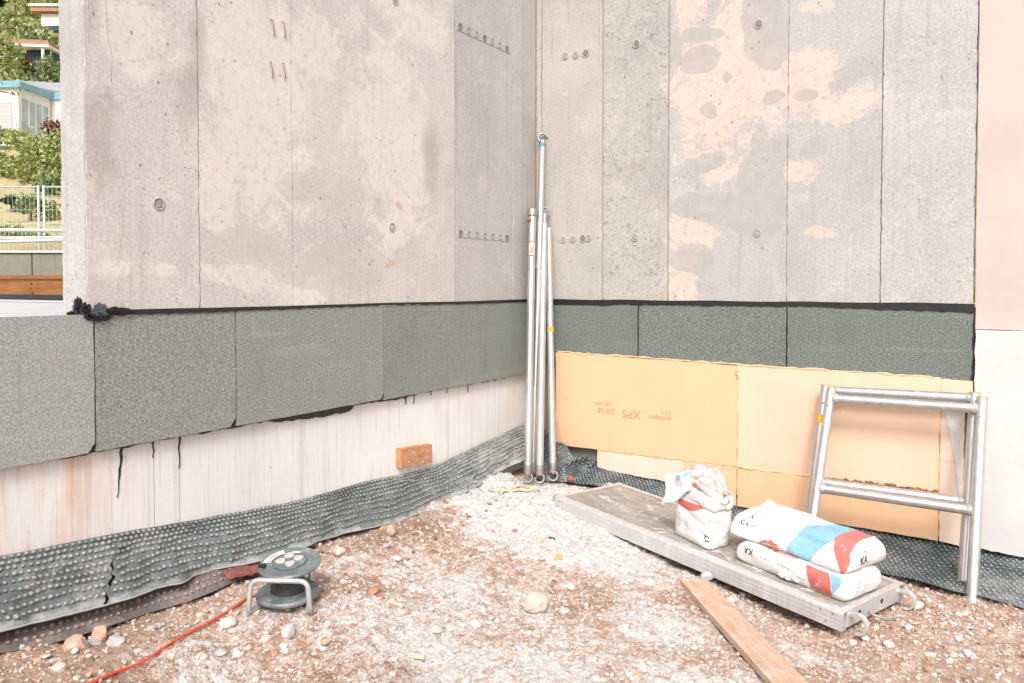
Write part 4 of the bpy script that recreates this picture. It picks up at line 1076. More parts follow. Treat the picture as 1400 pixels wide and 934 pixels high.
# ------------------------------------------------------------------ scaffold deck
DU = Vector((.9488, -.3092, -.0649)); DV = Vector((.3085, .951, -.0199)); DN = DU.cross(DV).normalized(); DV = DN.cross(DU)
DO = Vector((.532, -.686, .150))
def frame_matrix(o, u_, v_, n_):
    m_ = Matrix((u_, v_, n_)).transposed().to_4x4(); m_.translation = o; return m_
dk = thing('scaffold_deck', 'dusty aluminium scaffold deck with plywood top lying on the rubble', 'scaffold deck', tuple(DO), rot=(0, 0, 0))
DM = frame_matrix(DO, DU, DV, DN)
dk.matrix_world = DM
L_, W_ = 1.578, .50
def rail(v0, name):
    # hollow side profile with a lip; outer face at v0
    s_ = 1 if v0 == 0 else -1
    q = lambda a, z: (v0 + s_ * a, z)
    prof = [q(0, -.072), q(0, -.010), q(.003, -.004), q(.010, .0025), q(.034, .0025), q(.034, -.003), q(.006, -.006), q(.006, -.066), q(.030, -.066), q(.030, -.072)]
    mb = MB(); n_ = len(prof)
    V = [(0.0, a, z) for a, z in prof] + [(L_, a, z) for a, z in prof]
    F = [(i, (i + 1) % n_, (i + 1) % n_ + n_, i + n_) for i in range(n_)] + [tuple(range(n_))[::-1], tuple(range(n_, 2 * n_))]
    mb.add(V, F); mb.box((.01, v0 - .0012 if s_ > 0 else v0 - .001, -.047), (L_ - .01, v0 + .001 if s_ > 0 else v0 + .0012, -.044))
    mb.box((.01, v0 - .0012 if s_ > 0 else v0 - .001, -.030), (L_ - .01, v0 + .001 if s_ > 0 else v0 + .0012, -.028))
    return mb.build(name, 'alu_rail', dk, world=False)
rail(0, 'side_rail'); rail(W_, 'side_rail')
mb = MB(); mb.box((.036, .0345, -.012), (L_ - .028, W_ - .0345, -.0015)); mb.build('deck_board', 'deck_ply', dk, world=False)
for x0 in (0.002, L_ - .028):
    mb = MB(); mb.box((x0, .0352, -.068), (x0 + .026, W_ - .0352, .0012)); mb.build('end_rail', 'alu_rail', dk, world=False, bevel=.002)
for xe, sg in ((L_, 1), (0, -1)):
    for v0 in (.055, W_ - .055):
        P = [(xe - sg * .004, v0, -.020)]
        for i in range(11):
            a = math.pi * .5 - i / 10 * math.pi * 1.02
            P.append((xe + sg * (.030 + math.cos(a) * .036), v0, -.044 + math.sin(a) * .036))
        mb = MB()
        inn = [];
        for i, p in enumerate(P): inn.append(p)
        V = []; F = []
        for i, p in enumerate(P):
            prev = Vector(P[max(i - 1, 0)]); nxt = Vector(P[min(i + 1, len(P) - 1)]); tg = (nxt - prev).normalized(); nr = Vector((-tg.z, 0, tg.x)) * -sg * -1
            th = .012 * (1 - .45 * i / len(P))
            for sd_ in (-.011, .011):
                V.append(Vector(p) + nr * th * .5 + Vector((0, sd_, 0))); V.append(Vector(p) - nr * th * .5 + Vector((0, sd_, 0)))
        for i in range(len(P) - 1):
            a = i * 4; b2 = a + 4
            F += [(a, b2, b2 + 1, a + 1), (a + 2, a + 3, b2 + 3, b2 + 2), (a, a + 2, b2 + 2, b2), (a + 1, b2 + 1, b2 + 3, a + 3)]
        F += [(0, 1, 3, 2), (len(V) - 4, len(V) - 2, len(V) - 1, len(V) - 3)]
        mb.add(V, F); mb.build('hook_claw', 'alu_rail', dk, world=False, bevel=.0015)
mb = MB(); mb.tube([(L_ - .005, .20, -.045), (L_ + .02, .205, -.052), (L_ + .055, .235, -.062), (L_ + .075, .262, -.062)], .006, 8); mb.build('lock_pin', 'steel', dk, world=False, smooth=True)
for v0, zz in ((.13, -.030), (.31, -.03)):
    mb = MB(); mb.lathe([(.010, -.001), (.010, .0012), (.006, .0016)], 12, Matrix.Translation((L_ - .002, v0, zz)) @ Vector((1, 0, 0)).to_track_quat('Z', 'Y').to_matrix().to_4x4()); mb.build('slot_hole', 'black_plastic', dk, world=False)
for x_ in (.04, .06, 1.49, 1.515, 1.54):
    mb = MB(); mb.lathe([(.0045, 0), (.004, .0018), (.001, .0026)], 8, Matrix.Translation((x_, -.0002, -.018 if x_ in (.04, 1.49, 1.54) else -.055)) @ Vector((0, -1, 0)).to_track_quat('Z', 'Y').to_matrix().to_4x4()); mb.build('rivet', 'steel', dk, world=False)

# ------------------------------------------------------------------ sacks
def bag_mat(name, kind):
    m, nt, b = new_mat(name); n = NB(nt)
    c = n.coord(); uv = n.sep(n.coord('UV')); u_, v_ = uv[0], uv[1]
    dirt = n.noise(c, 14, 7, 0.7, 0.4)
    col = n.ramp(dirt, [(0.3, (0.68, 0.65, 0.635)), (0.65, (0.79, 0.775, 0.765))])
    red = (0.58, 0.155, 0.125); blue = (0.25, 0.46, 0.60); pink = (0.62, 0.31, 0.285)
    wear = n.math('SUBTRACT', 1.0, n.math('MULTIPLY', n.step(n.noise(c, 34, 6, 0.7, 0.8), 0.60, 0.68), 0.75))
    wob = n.math('MULTIPLY', n.math('SUBTRACT', n.noise(c, 18, 2), 0.5), 0.006)
    uu = n.math('ADD', u_, wob)
    def lt(a, t, s_=.0015): return n.math('SUBTRACT', 1.0, n.step(a, t - s_, t + s_))
    def gt(a, t, s_=.0015): return n.step(a, t - s_, t + s_)
    def mul(*a):
        r = a[0]
        for x in a[1:]: r = n.math('MULTIPLY', r, x)
        return r
    if kind == 'upper':
        # quarter ring of blue, red block at the right end
        dx = n.math('SUBTRACT', uu, .50); dy = n.math('MULTIPLY', n.math('SUBTRACT', v_, .0), 0.60)
        rr = n.math('SQRT', n.math('ADD', n.math('MULTIPLY', dx, dx), n.math('MULTIPLY', dy, dy)))
        bl = mul(gt(rr, .100), lt(rr, .212), lt(uu, .50), lt(v_, .40), wear)
        col = n.mix(bl, col, blue)
        edge = n.math('ADD', .415, n.math('MULTIPLY', n.math('ABSOLUTE', n.math('SUBTRACT', v_, .16)), .12))
        edge = n.math('MAXIMUM', n.math('SUBTRACT', .532, n.math('MULTIPLY', v_, .52)), n.math('ADD', .437, n.math('MULTIPLY', v_, .06)))
        rd = mul(n.step(n.math('SUBTRACT', uu, edge), -.001, .001), lt(uu, .556), lt(v_, .40), wear)
        col = n.mix(rd, col, n.mix(n.step(v_, .10, .13), red, (0.60, 0.19, 0.17)))
    elif kind == 'lower':
        edge = n.math('ADD', .325, n.math('MULTIPLY', n.math('SUBTRACT', .10, v_), .30))
        rd = mul(n.step(n.math('SUBTRACT', uu, edge), -.001, .001), lt(n.math('ADD', uu, n.math('MULTIPLY', v_, .20)), .445), lt(v_, .100), gt(v_, .006), wear)
        col = n.mix(rd, col, red)
        bl = mul(gt(n.math('ADD', uu, n.math('MULTIPLY', v_, .20)), .447), lt(n.math('SUBTRACT', uu, n.math('MULTIPLY', v_, .55)), .432), lt(v_, .100), wear)
        col = n.mix(bl, col, blue)
        pk = mul(gt(uu, .165), lt(uu, .275), gt(v_, .105), lt(v_, .16), wear)
        col = n.mix(pk, col, pink)
        rf = mul(gt(uu, .075), lt(uu, .15), gt(v_, .12), lt(v_, .23))
        col = n.mix(rf, col, red)
    elif kind == 'stand':
        dx = n.math('SUBTRACT', uu, .02); 
        low = n.math('ADD', .138, n.math('MULTIPLY', n.math('MULTIPLY', n.math('SUBTRACT', uu, .085), n.math('SUBTRACT', uu, .085)), 3.2))
        rd = mul(n.step(n.math('SUBTRACT', v_, low), -.001, .001), lt(n.math('SUBTRACT', v_, n.math('MULTIPLY', uu, .02)), .176), gt(uu, .020), lt(uu, .19), wear)
        col = n.mix(rd, col, red)
        gy_ = mul(gt(uu, .02), lt(uu, .055), gt(v_, .045), lt(v_, .115))
        col = n.mix(n.math('MULTIPLY', gy_, .35), col, (0.36, 0.34, 0.34))
        gy2 = mul(gt(uu, .085), lt(uu, .105), gt(v_, .03), lt(v_, .11))
        col = n.mix(n.math('MULTIPLY', gy2, .25), col, (0.36, 0.34, 0.34))
    cr = n.math('ABSOLUTE', n.math('SUBTRACT', n.noise(n.mapping(c, scale=(1, 1, 1.6)), 17, 4, 0.55, 1.8), 0.5))
    h = n.math('SUBTRACT', n.math('MULTIPLY', n.noise(n.mapping(c, scale=(1, 1, 2)), 26, 5, 0.6, 1.5), 0.6), n.math('MULTIPLY', n.math('SUBTRACT', 1, n.step(cr, 0.0, 0.06)), 0.35))
    finish(n, b, col, 0.6, n.bump(h, 0.5, 0.006), 0, 0.35)
    return m
M['bag_upper'] = bag_mat('printed white sack upper', 'upper')
M['bag_lower'] = bag_mat('printed white sack lower', 'lower')
M['bag_stand'] = bag_mat('printed white sack standing', 'stand')
M['bag_plain'] = bag_mat('plain white sack paper', 'plain')
def film_mat():
    m, nt, b = new_mat('milky plastic liner'); n = NB(nt)
    c = n.coord()
    f = n.noise(c, 16, 6, 0.7, 1.0)
    col = n.ramp(f, [(0.35, (0.42, 0.36, 0.34)), (0.5, (0.54, 0.50, 0.49)), (0.66, (0.62, 0.61, 0.61))])
    finish(n, b, col, 0.28, n.bump(n.noise(c, 40, 5, 0.65, 1.5), 0.5, 0.008), 0, 0.6)
    return m
M['film'] = film_mat()

def sack(name, L, W, H, fn, mat, parent, n=(44, 22, 14), expo=6.0):
    """closed sack: cube grid shaped by fn(a,b,c) (a,b,c in -1..1) -> xyz; UV = metres along, girth metres up from the front bottom edge"""
    nx, ny, nz = n
    idx = {}; V = []; UV = []; F = []
    def key(i, j, k): return (i, j, k)
    def vert(i, j, k):
        q = key(i, j, k)
        if q not in idx:
            a = 2 * i / nx - 1; b_ = 2 * j / ny - 1; c = 2 * k / nz - 1
            idx[q] = len(V); V.append(fn(a, b_, c))
            g = (c + 1) / 2 * H if j == 0 else (H + (b_ + 1) / 2 * W if k == nz else (c + 1) / 2 * H + (H + W if j == ny else 0))
            if j == 0 and k == nz: g = H
            UV.append(((a + 1) / 2 * L, g))
        return idx[q]
    for i in range(nx):
        for j in range(ny):
            F.append((vert(i, j, nz), vert(i + 1, j, nz), vert(i + 1, j + 1, nz), vert(i, j + 1, nz)))
            F.append((vert(i, j, 0), vert(i, j + 1, 0), vert(i + 1, j + 1, 0), vert(i + 1, j, 0)))
        for k in range(nz):
            F.append((vert(i, 0, k), vert(i + 1, 0, k), vert(i + 1, 0, k + 1), vert(i, 0, k + 1)))
            F.append((vert(i, ny, k), vert(i, ny, k + 1), vert(i + 1, ny, k + 1), vert(i + 1, ny, k)))
    for j in range(ny):
        for k in range(nz):
            F.append((vert(0, j, k), vert(0, j, k + 1), vert(0, j + 1, k + 1), vert(0, j + 1, k)))
            F.append((vert(nx, j, k), vert(nx, j + 1, k), vert(nx, j + 1, k + 1), vert(nx, j, k + 1)))
    me = bpy.data.meshes.new(name); me.from_pydata(V, [], F)
    uvl = me.uv_layers.new(name='UVMap')
    endf = nx and None
    for p in me.polygons:
        cen = sum((Vector(V[i]) for i in p.vertices), Vector()) / 4
        for li, vi in zip(p.loop_indices, p.vertices): uvl.data[li].uv = UV[vi]
    # ends carry no print: park their UVs outside
    base = nx * ny * 2 + nx * nz * 2
    for p in me.polygons[base:]:
        for li in p.loop_indices: uvl.data[li].uv = (5.0, 5.0)
    me.polygons.foreach_set('use_smooth', [True] * len(me.polygons))
    me.materials.append(M[mat])
    o = bpy.data.objects.new(name, me); COL.objects.link(o); o.parent = parent
    bvh = BVHTree.FromPolygons(V, F)
    return o, bvh
def n3(x, y, z, s_, seed): return (float(vnoise(x * s_ + z * 1.7 * s_, y * s_ - z * s_ * .8, seed)) + float(vnoise(y * s_ * 1.3 + 9, z * s_ * 1.4 + x * s_ * .5, seed + 5)) - 1.0)
def decal(body, size, bvh, org, ax, ay, ray_dir, mat, parent, lift=.0012, name='lettering'):
    V, F = text_geo(body, size, .018 if mat == 'ink' else .008); org = Vector(org); ax = Vector(ax); ay = Vector(ay); rd = Vector(ray_dir).normalized()
    out = []
    for x, y, _ in V:
        p = org + ax * x + ay * y - rd * .25
        hit = bvh.ray_cast(p, rd)
        out.append((hit[0] - rd * lift) if hit[0] else org + ax * x + ay * y)
    mb = MB(); mb.add(out, F); return mb.build(name, mat, parent, world=False, recalc=False)
def scribble(n_, length, h, bvh, org, ax, ay, rd, mat, parent, seed=1):
    """a line of print too small to read: short uneven strokes"""
    r_ = random.Random(seed); org = Vector(org); ax = Vector(ax); ay = Vector(ay); rd = Vector(rd).normalized(); mb = MB()
    x = 0
    while x < length:
        ww = r_.uniform(.3, .9) * h; hh = h * r_.choice((.55, .6, 1.0))
        if r_.random() < .16: x += h * .8; continue
        for (xa, ya, xb, yb) in ((x, 0, x + ww * .28, hh), (x, hh * .8, x + ww, hh)) if r_.random() < .6 else ((x, 0, x + ww, hh * .3), (x + ww * .6, 0, x + ww * .9, hh)):
            q = []
            for (px, py) in ((xa, ya), (xb, ya), (xb, yb), (xa, yb)):
                p = org + ax * px + ay * py - rd * .25; hit = bvh.ray_cast(p, rd)
                q.append((hit[0] - rd * .0012) if hit[0] else org + ax * px + ay * py)
            mb.add(q, [(0, 1, 2, 3)])
        x += ww + h * .25
    return mb.build('small_print', mat, parent, world=False, recalc=False)

def deck_thing(name, label, cat, u_, v_, yaw_, h_=.0025, group=None):
    t = thing(name, label, cat, (0, 0, 0), group, rot=(0, 0, 0))
    t.matrix_world = DM @ Matrix.Translation((u_, v_, h_)) @ Matrix.Rotation(yaw_, 4, 'Z')
    return t
GB = 'white sacks on the scaffold deck'
# lower lying sack: x 0..L along the deck
LL, LWd, LH = .50, .255, .098
b1 = deck_thing('sack', 'lower of the two lying white sacks, flat, with red and blue print on its front', 'sack', 1.300, .215, -.02, group=GB)
def f_low(a, b, c):
    n_ = 12; r_ = (abs(a) ** 18 + abs(b) ** n_ + abs(c) ** 7) ** (-1 / n_) if max(abs(a), abs(b), abs(c)) > 0 else 1
    a2, b2 = a * min(1, r_ * 1.0), b * min(1, r_)
    x = a2 * LL / 2; y = b2 * LWd / 2
    thick = LH * (1 - .22 * max(0, -a - .55) ** 2 * 4) * (1 - .10 * abs(b) ** 4)
    z = (c + 1) / 2 * thick
    y += (1 - c * c) * .010 * (1 if b > 0 else -1) * abs(b) ** 6
    x += (1 - c * c) * .010 * (1 if a > 0 else -1) * abs(a) ** 6
    w_ = n3(x, y, z, 14, 3) * .006 + n3(x, y, z, 38, 8) * .0028
    if c > -.95: z += w_ * (1 if c > .5 else .4); y -= w_ * (1 if b < -.9 else 0); x += w_ * (1 if a > .9 else 0)
    return (x, y, max(z, 0))
o1, bv1 = sack('body', LL, LWd, LH, f_low, 'bag_lower', b1)
decal('KA', .038, bv1, (-.185, -LWd / 2, .060), (-1, 0, 0), (0, 0, -1), (0, 1, 0), 'ink', b1)
scribble(0, .05, .011, bv1, (-.135, -LWd / 2, .050), (1, 0, 0), (0, 0, 1), (0, 1, 0), 'ink_grey', b1, 2)
scribble(0, .075, .012, bv1, (-.055, -LWd / 2, .046), (1, 0, 0), (0, 0, 1), (0, 1, 0), 'ink_grey', b1, 3)
scribble(0, .085, .008, bv1, (.045, -LWd / 2, .030), (1, 0, 0), (0, 0, 1), (0, 1, 0), 'ink_grey', b1, 4)
scribble(0, .06, .009, bv1, (LL / 2, -.075, .025), (0, .3, 1), (0, -1, .3), (-1, 0, 0), 'ink_grey', b1, 6)
mb = MB()
for k in range(7):                                             # torn paper with spilled powder on the front
    m4 = Matrix.Translation((-.03 + k * .012, -LWd / 2 - .004 - .006 * (k % 2), .012 + .004 * (k % 3))) @ Matrix.Rotation(k, 4, 'X') @ Matrix.Rotation(k * 2, 4, 'Z')
    mb.lathe([(.001, -.008), (.011, -.004), (.013, .002), (.006, .008)], 7, m4)
mb.build('spilled_powder', 'stone_white', b1, world=False)
V, F = [], []
for i in range(7):
    for j in range(4):
        V.append((-.150 + i * .014 + .004 * j, -.122 + j * .017, LH + .003 + .014 * math.sin(i / 6 * math.pi) * (1 + .4 * (j % 2)) + .008 * (i % 2)))
for i in range(6):
    for j in range(3): F.append((i * 4 + j, (i + 1) * 4 + j, (i + 1) * 4 + j + 1, i * 4 + j + 1))
mb = MB(); mb.add(V, F); fl_ = mb.build('torn_flap', 'red_plastic', b1, world=False, recalc=False)
# upper lying sack
UL, UW, UH = .55, .265, .116
b2 = deck_thing('sack', 'upper of the two lying white sacks, plump, with a blue arc and red end', 'sack', 1.262, .262, -.035, .098, GB)
def f_up(a, b, c):
    n_ = 11; r_ = (abs(a) ** 16 + abs(b) ** n_ + abs(c) ** 5) ** (-1 / n_)
    x = a * min(1, r_) * UL / 2; y = b * min(1, r_) * UW / 2
    bulge = 1 - .42 * abs(b) ** 3.2
    end = 1 - .55 * max(0, (-a - .45)) ** 1.6
    th = UH * bulge * end
    z = (c + 1) / 2 * th
    if b < 0: y += (1 - bulge) * 0.05 * c
    sag = .025 * max(0, -a - .25) * 1.2
    z = z - sag * (1 - c) * .5 + .018 * math.exp(-((a + .86) / .10) ** 2 - ((b - .55) / .25) ** 2) * (c > 0)
    x += (1 - c * c) * .012 * (1 if a > 0 else -1) * abs(a) ** 6
    y += (1 - c * c) * .014 * (1 if b > 0 else -1) * abs(b) ** 6
    w_ = n3(x, y, z, 12, 23) * .006 + n3(x, y, z, 34, 28) * .003 - .004 * abs(n3(x, y, z, 22, 31)) + .002
    fold = .007 * math.exp(-((b - .35 + .25 * a) / .06) ** 2) * (a < .2) - .008 * math.exp(-((b + .15 - .6 * (a + .5)) / .08) ** 2) * (a < .0)
    if c > -.9: z += (w_ + fold) * (1 if c > .5 else .4); y -= w_ * (1 if b < -.9 else 0); x += w_ * (1 if a > .9 else 0)
    return (x, y, max(z, -.004))
o2, bv2 = sack('body', UL, UW, UH, f_up, 'bag_upper', b2)
rdu = Vector((0, .75, -.66)).normalized(); ayu = Vector((0, .66, .75))
decal('KA', .038, bv2, (-.215, -.128, .055), (1, 0, 0), ayu, rdu, 'ink', b2)
scribble(0, .085, .018, bv2, (-.180, -.130, .050), (1, 0, 0), ayu, rdu, 'ink_grey', b2, 5)
scribble(0, .022, .006, bv2, (-.226, -.118, .078), (1, 0, 0), ayu, rdu, 'ink_grey', b2, 7)
q = []
for px, py in ((-.199, 0), (-.189, 0), (-.189, .012), (-.199, .012)):
    p = Vector((px, -.112, .085)) + ayu * py - rdu * .2; h_ = bv2.ray_cast(p, rdu); q.append(h_[0] - rdu * .0014 if h_[0] else p)
mb = MB(); mb.add(q, [(0, 1, 2, 3)]); mb.build('printed_mark', 'ink_red', b2, world=False, recalc=False)
scribble(0, .035, .008, bv2, (.055, -.06, .11), (1, -.15, 0), (0, .66, .75), rdu, 'ink_grey', b2, 8)
decal('KA', .042, bv2, (UL / 2, -.060, .050), (0, 1, 0), (0, 0, 1), (-1, 0, 0), 'ink', b2)
scribble(0, .035, .008, bv2, (UL / 2, -.075, .082), (0, 1, 0), (0, 0, 1), (-1, 0, 0), 'ink_red', b2, 9)

# standing, half used sack
SW, SD, SH = .238, .150, .225
b3 = deck_thing('sack', 'standing half empty white sack with folded collar and milky liner', 'sack', .818, .160, -.13, group=GB)
def f_st(a, b, c):
    n_ = 6; r_ = (abs(a) ** n_ + abs(b) ** n_) ** (-1 / n_) if max(abs(a), abs(b)) > .01 else 1
    h = (c + 1) / 2
    tp = 1 - .06 * h - .05 * max(0, .12 - h) / .12
    x = a * min(1, r_) * SW / 2 * tp; y = b * min(1, r_) * SD / 2 * (1 + .06 * math.sin(h * 3)) * tp
    z = h * SH
    w_ = n3(x, y, z, 16, 43) * .008 + n3(x, y, z, 40, 48) * .003 + .0035 * math.sin(z * 95 + a * 2) * (b < -.9) * .5
    if abs(a) > .9: x += w_ * (1 if a > 0 else -1)
    if abs(b) > .9: y += w_ * (1 if b > 0 else -1)
    return (x, y, z)
o3, bv3 = sack('body', SW, SD, SH, f_st, 'bag_stand', b3, n=(26, 16, 26))
def blob_mesh(name, mat, parent, c0, rad, seed, amp=.12, sub=4, shear=(0, 0), zcut=None):
    b_ = bmesh.new(); bmesh.ops.create_icosphere(b_, subdivisions=sub, radius=1)
    V = []
    for v in b_.verts:
        c = v.co; q = 1 + amp * n3(c.x, c.y, c.z, 1.8, seed) + amp * .4 * n3(c.x, c.y, c.z, 5, seed + 3)
        z = c.z * rad[2] * q
        if zcut is not None: z = max(z, zcut)
        V.append((c0[0] + c.x * rad[0] * q + shear[0] * z, c0[1] + c.y * rad[1] * q + shear[1] * z, c0[2] + z))
    F = [tuple(v.index for v in f.verts) for f in b_.faces]; b_.free()
    mb = MB(); mb.add(V, F); return mb.build(name, mat, parent, smooth=True, world=False, recalc=False)
blob_mesh('liner', 'film', b3, (.018, .008, .235), (.108, .070, .104), 51, .22, sub=5, shear=(-.22, 0), zcut=-.03)
# folded collar running round the mouth
def collar(z0, z1, name, mat, a0, a1, tilt, seed, swell=1.08):
    V = []; F = []; n_ = 40; m_ = 7
    for i in range(n_ + 1):
        th = a0 + (a1 - a0) * i / n_
        for j in range(m_):
            f = j / (m_ - 1)
            rr = (abs(math.cos(th)) ** 5 + abs(math.sin(th)) ** 5) ** (-1 / 5)
            bl = swell + .055 * math.sin(math.pi * f)
            x = math.cos(th) * rr * SW / 2 * bl; y = math.sin(th) * rr * SD / 2 * bl
            z = z0 + (z1 - z0) * f + tilt * x + .004 * math.sin(th * 5 + seed) + .0025 * math.sin(th * 13 + f * 3)
            V.append((x, y, z))
    for i in range(n_):
        for j in range(m_ - 1): F.append((i * m_ + j, (i + 1) * m_ + j, (i + 1) * m_ + j + 1, i * m_ + j + 1))
    mb = MB(); mb.add(V, F); o = mb.build(name, mat, b3, smooth=True, world=False, recalc=False); sm = o.modifiers.new('thick', 'SOLIDIFY'); sm.thickness = .003
    return o, BVHTree.FromPolygons(V, F)
co, bvc = collar(.186, .246, 'collar', 'bag_plain', math.radians(-122), math.radians(85), -.14, 2, 1.01)
decal('KA', .032, bvc, (-.042, -.085, .222), (1, 0, -.1), (.1, 0, 1), (0, 1, 0), 'ink_grey', co, .0022)
scribble(0, .045, .008, bvc, (-.065, -.085, .246), (1, 0, -.12), (0, 0, 1), (0, 1, 0), 'ink_red', co, 12)
collar(.240, .266, 'red_fold', 'red_plastic', math.radians(-122), math.radians(-84), -.16, 5, .95)
collar(.248, .268, 'red_fold', 'red_plastic', math.radians(-8), math.radians(12), -.14, 5, 1.0)
# hanging flap at the left
def flap_pt(f, g, out=0.0):
    L = .015 + .165 * f + .012 * math.sin(g * 5 + f * 3) * g
    dF = .050 - .015 * f + .010 * math.sin(f * 13 + g * 3) + .006 * math.sin(g * 9) + out
    z = .330 - .020 * f - .030 * f * f - (.055 + .095 * f ** .7 + .014 * math.sin(f * 12)) * g
    return Vector((-.71 * L + .69 * dF, -.69 * L - .71 * dF, z))
V = []; F = []; n_, m_ = 22, 14
for i in range(n_ + 1):
    for j in range(m_ + 1): V.append(flap_pt(i / n_, j / m_))
for i in range(n_):
    for j in range(m_): F.append((i * (m_ + 1) + j, (i + 1) * (m_ + 1) + j, (i + 1) * (m_ + 1) + j + 1, i * (m_ + 1) + j + 1))
mb = MB(); mb.add(V, F); ff = mb.build('hanging_flap', 'bag_plain', b3, smooth=True, world=False, recalc=False); sm = ff.modifiers.new('thick', 'SOLIDIFY'); sm.thickness = .0025; sm.offset = 0
M['blue_print'] = simple('light blue print', (0.25, 0.46, 0.60), 0.6)
for f0, f1, g0, g1 in ((.30, .52, .02, .22), (.58, .72, .04, .22)):
    V = []; F = []
    for i in range(6):
        for j in range(4): V.append(flap_pt(f0 + (f1 - f0) * i / 5, g0 + (g1 - g0) * j / 3, .0032))
    for i in range(5):
        for j in range(3): F.append((i * 4 + j, (i + 1) * 4 + j, (i + 1) * 4 + j + 1, i * 4 + j + 1))
    mb = MB(); mb.add(V, F); mb.build('blue_patch', 'blue_print', ff, world=False, recalc=False)
decal('KA', .030, bv3, (SW / 2 * .8, -SD / 2, .045), (.0, 0, -1), (1, 0, 0), (0, 1, 0), 'ink', b3)
scribble(0, .03, .010, bv3, (SW / 2 * .84, -SD / 2, .14), (0, 0, -1), (1, 0, 0), (0, 1, 0), 'ink_grey', b3, 21)
scribble(0, .022, .008, bv3, (SW / 2 * .78, -SD / 2, .20), (.3, 0, -1), (1, 0, .3), (0, 1, 0), 'ink_grey', b3, 22)

# ------------------------------------------------------------------ two leaning scaffold frames
def lean_frame(label, foot_l, foot_r, top_l, top_r, tape, rails=(.945, .432)):
    fl_, fr_, tl, tr = map(Vector, (foot_l, foot_r, top_l, top_r))
    t = thing('guardrail_section', label, 'guardrail section', tuple(fl_), 'aluminium frames leaning on the orange boards')
    R_ = .0232
    for a, b_ in ((fl_, tl), (fr_, tr)):
        mb = MB(); mb.tube([a + (b_ - a) * (i / 12) for i in range(13)], R_, 20)
        leg = mb.build('leg', 'alu', t, smooth='auto')
        d = (b_ - a).normalized()
        mb = MB(); mb.tube([b_ - d * .002, b_ + d * .004, b_ + d * .005], [R_ * 1.04, R_ * 1.04, R_ * .7], 18); mb.build('end_cap', 'orange_cap', leg, smooth='auto')
        mb = MB(); mb.tube([a - d * .004, a + d * .020], R_ * 1.22, 18); mb.build('foot_collar', 'alu_dusty', leg, smooth='auto')
        mb = MB(); q = b_ - d * .085 - Vector((0, R_ * .9, 0)); mb.lathe([(.006, -.002), (.006, .003), (.003, .004)], 8, Matrix.Translation(q) @ Vector((0, -1, .3)).to_track_quat('Z', 'Y').to_matrix().to_4x4()); mb.build('rivet', 'plug_dark', leg)
    for f in rails:
        a = fl_ + (tl - fl_) * f; b_ = fr_ + (tr - fr_) * f; d = (b_ - a).normalized()
        a2 = a + d * R_ * .8; b2_ = b_ - d * R_ * .8
        mb = MB(); mb.tube([a2 + (b2_ - a2) * (i / 8) for i in range(9)], R_ * .98, 20)
        ra = mb.build('rail', 'alu', t, smooth='auto')
        for e_, dd in ((a2, d), (b2_, -d)):
            mb = MB(); mb.tube([e_ + dd * .001, e_ + dd * .010, e_ + dd * .018], [R_ * 1.16, R_ * 1.12, R_ * .99], 18); mb.build('weld', 'alu_dusty', ra, smooth='auto')
    if tape is not None:
        a = fl_ + (tl - fl_) * tape; d = (tl - fl_).normalized()
        mb = MB(); mb.tube([a - d * .021, a + d * .021], R_ * 1.03, 18); mb.build('tape', 'yellow_tape', t, smooth='auto')
    return t
lean_frame('rear of the two leaning aluminium frames, half hidden, with yellow tape on its left leg', (1.712, -.335, -.062), (2.372, -.330, -.078), (1.752, -.070, .748), (2.398, -.070, .758), .80, (.975, .437))
lean_frame('front of the two leaning aluminium frames, standing nearest the white plaster', (1.745, -.455, -.062), (2.412, -.458, -.078), (1.789, -.122, .742), (2.428, -.122, .745), None)

# ------------------------------------------------------------------ timber batten
bt = thing('timber_batten', 'long reddish timber batten lying half in dust at lower right', 'timber', (1.70, -1.45, .02), rot=(0, 0, 0))
u_ = Vector((.646, -.763, -.012)).normalized(); v_ = Vector((.763, .646, 0)).normalized(); nn_ = u_.cross(v_).normalized() * 1; v_ = nn_.cross(u_)
if nn_.z < 0: nn_ = -nn_; 
bt.matrix_world = frame_matrix(Vector((1.398, -1.162, .026)), u_, v_, u_.cross(v_))
sgn = 1 if u_.cross(v_).z > 0 else -1
mb = MB(); ol = [(0, .0), (.01, .045), (-.012, .07), (.015, .112), (1.6, .112), (1.6, 0)]
mb.prism(ol, lambda a, b_, d: (a, b_, sgn * d), -.012, .012); mb.build('board', 'plank', bt, world=False, bevel=.0015)
mb = MB(); mb.box((.02, .052, sgn * .0112 - .001), (1.59, .0545, sgn * .0112 + .0014)); mb.build('groove_edge', 'plank', bt, world=False)

# ------------------------------------------------------------------ cable reel
rl = thing('cable_reel', 'small grey cable reel with four pale socket lids in a tubular stand', 'cable reel', (.40, -2.35, .13), rot=(0, 0, 0))
RZ = gh(.42, -2.36) + .004
rl.matrix_world = Matrix.Translation((.392, -2.352, RZ)) @ Matrix.Rotation(YAW + .02, 4, 'Z')     # local -y faces the camera
mb = MB(); mb.lathe([(.060, .024), (.098, .022), (.108, .028), (.110, .036), (.105, .042), (.095, .040), (.060, .044), (.04, .044)], 44, Matrix.Rotation(.06, 4, 'X')); lo = mb.build('flange', 'reel_plastic', rl, smooth='auto', world=False)
mb = MB()
pr_ = [(.050, .040)] + [(.056 + .004 * math.cos(k * math.pi), .044 + k * .0085) for k in range(10)] + [(.050, .128)]
mb.lathe(pr_, 32); mb.build('drum', 'cable_black', rl, smooth=True, world=False)
TT = Matrix.Translation((.008, .0, .136)) @ Matrix.Rotation(.16, 4, 'X') @ Matrix.Rotation(-.03, 4, 'Y')
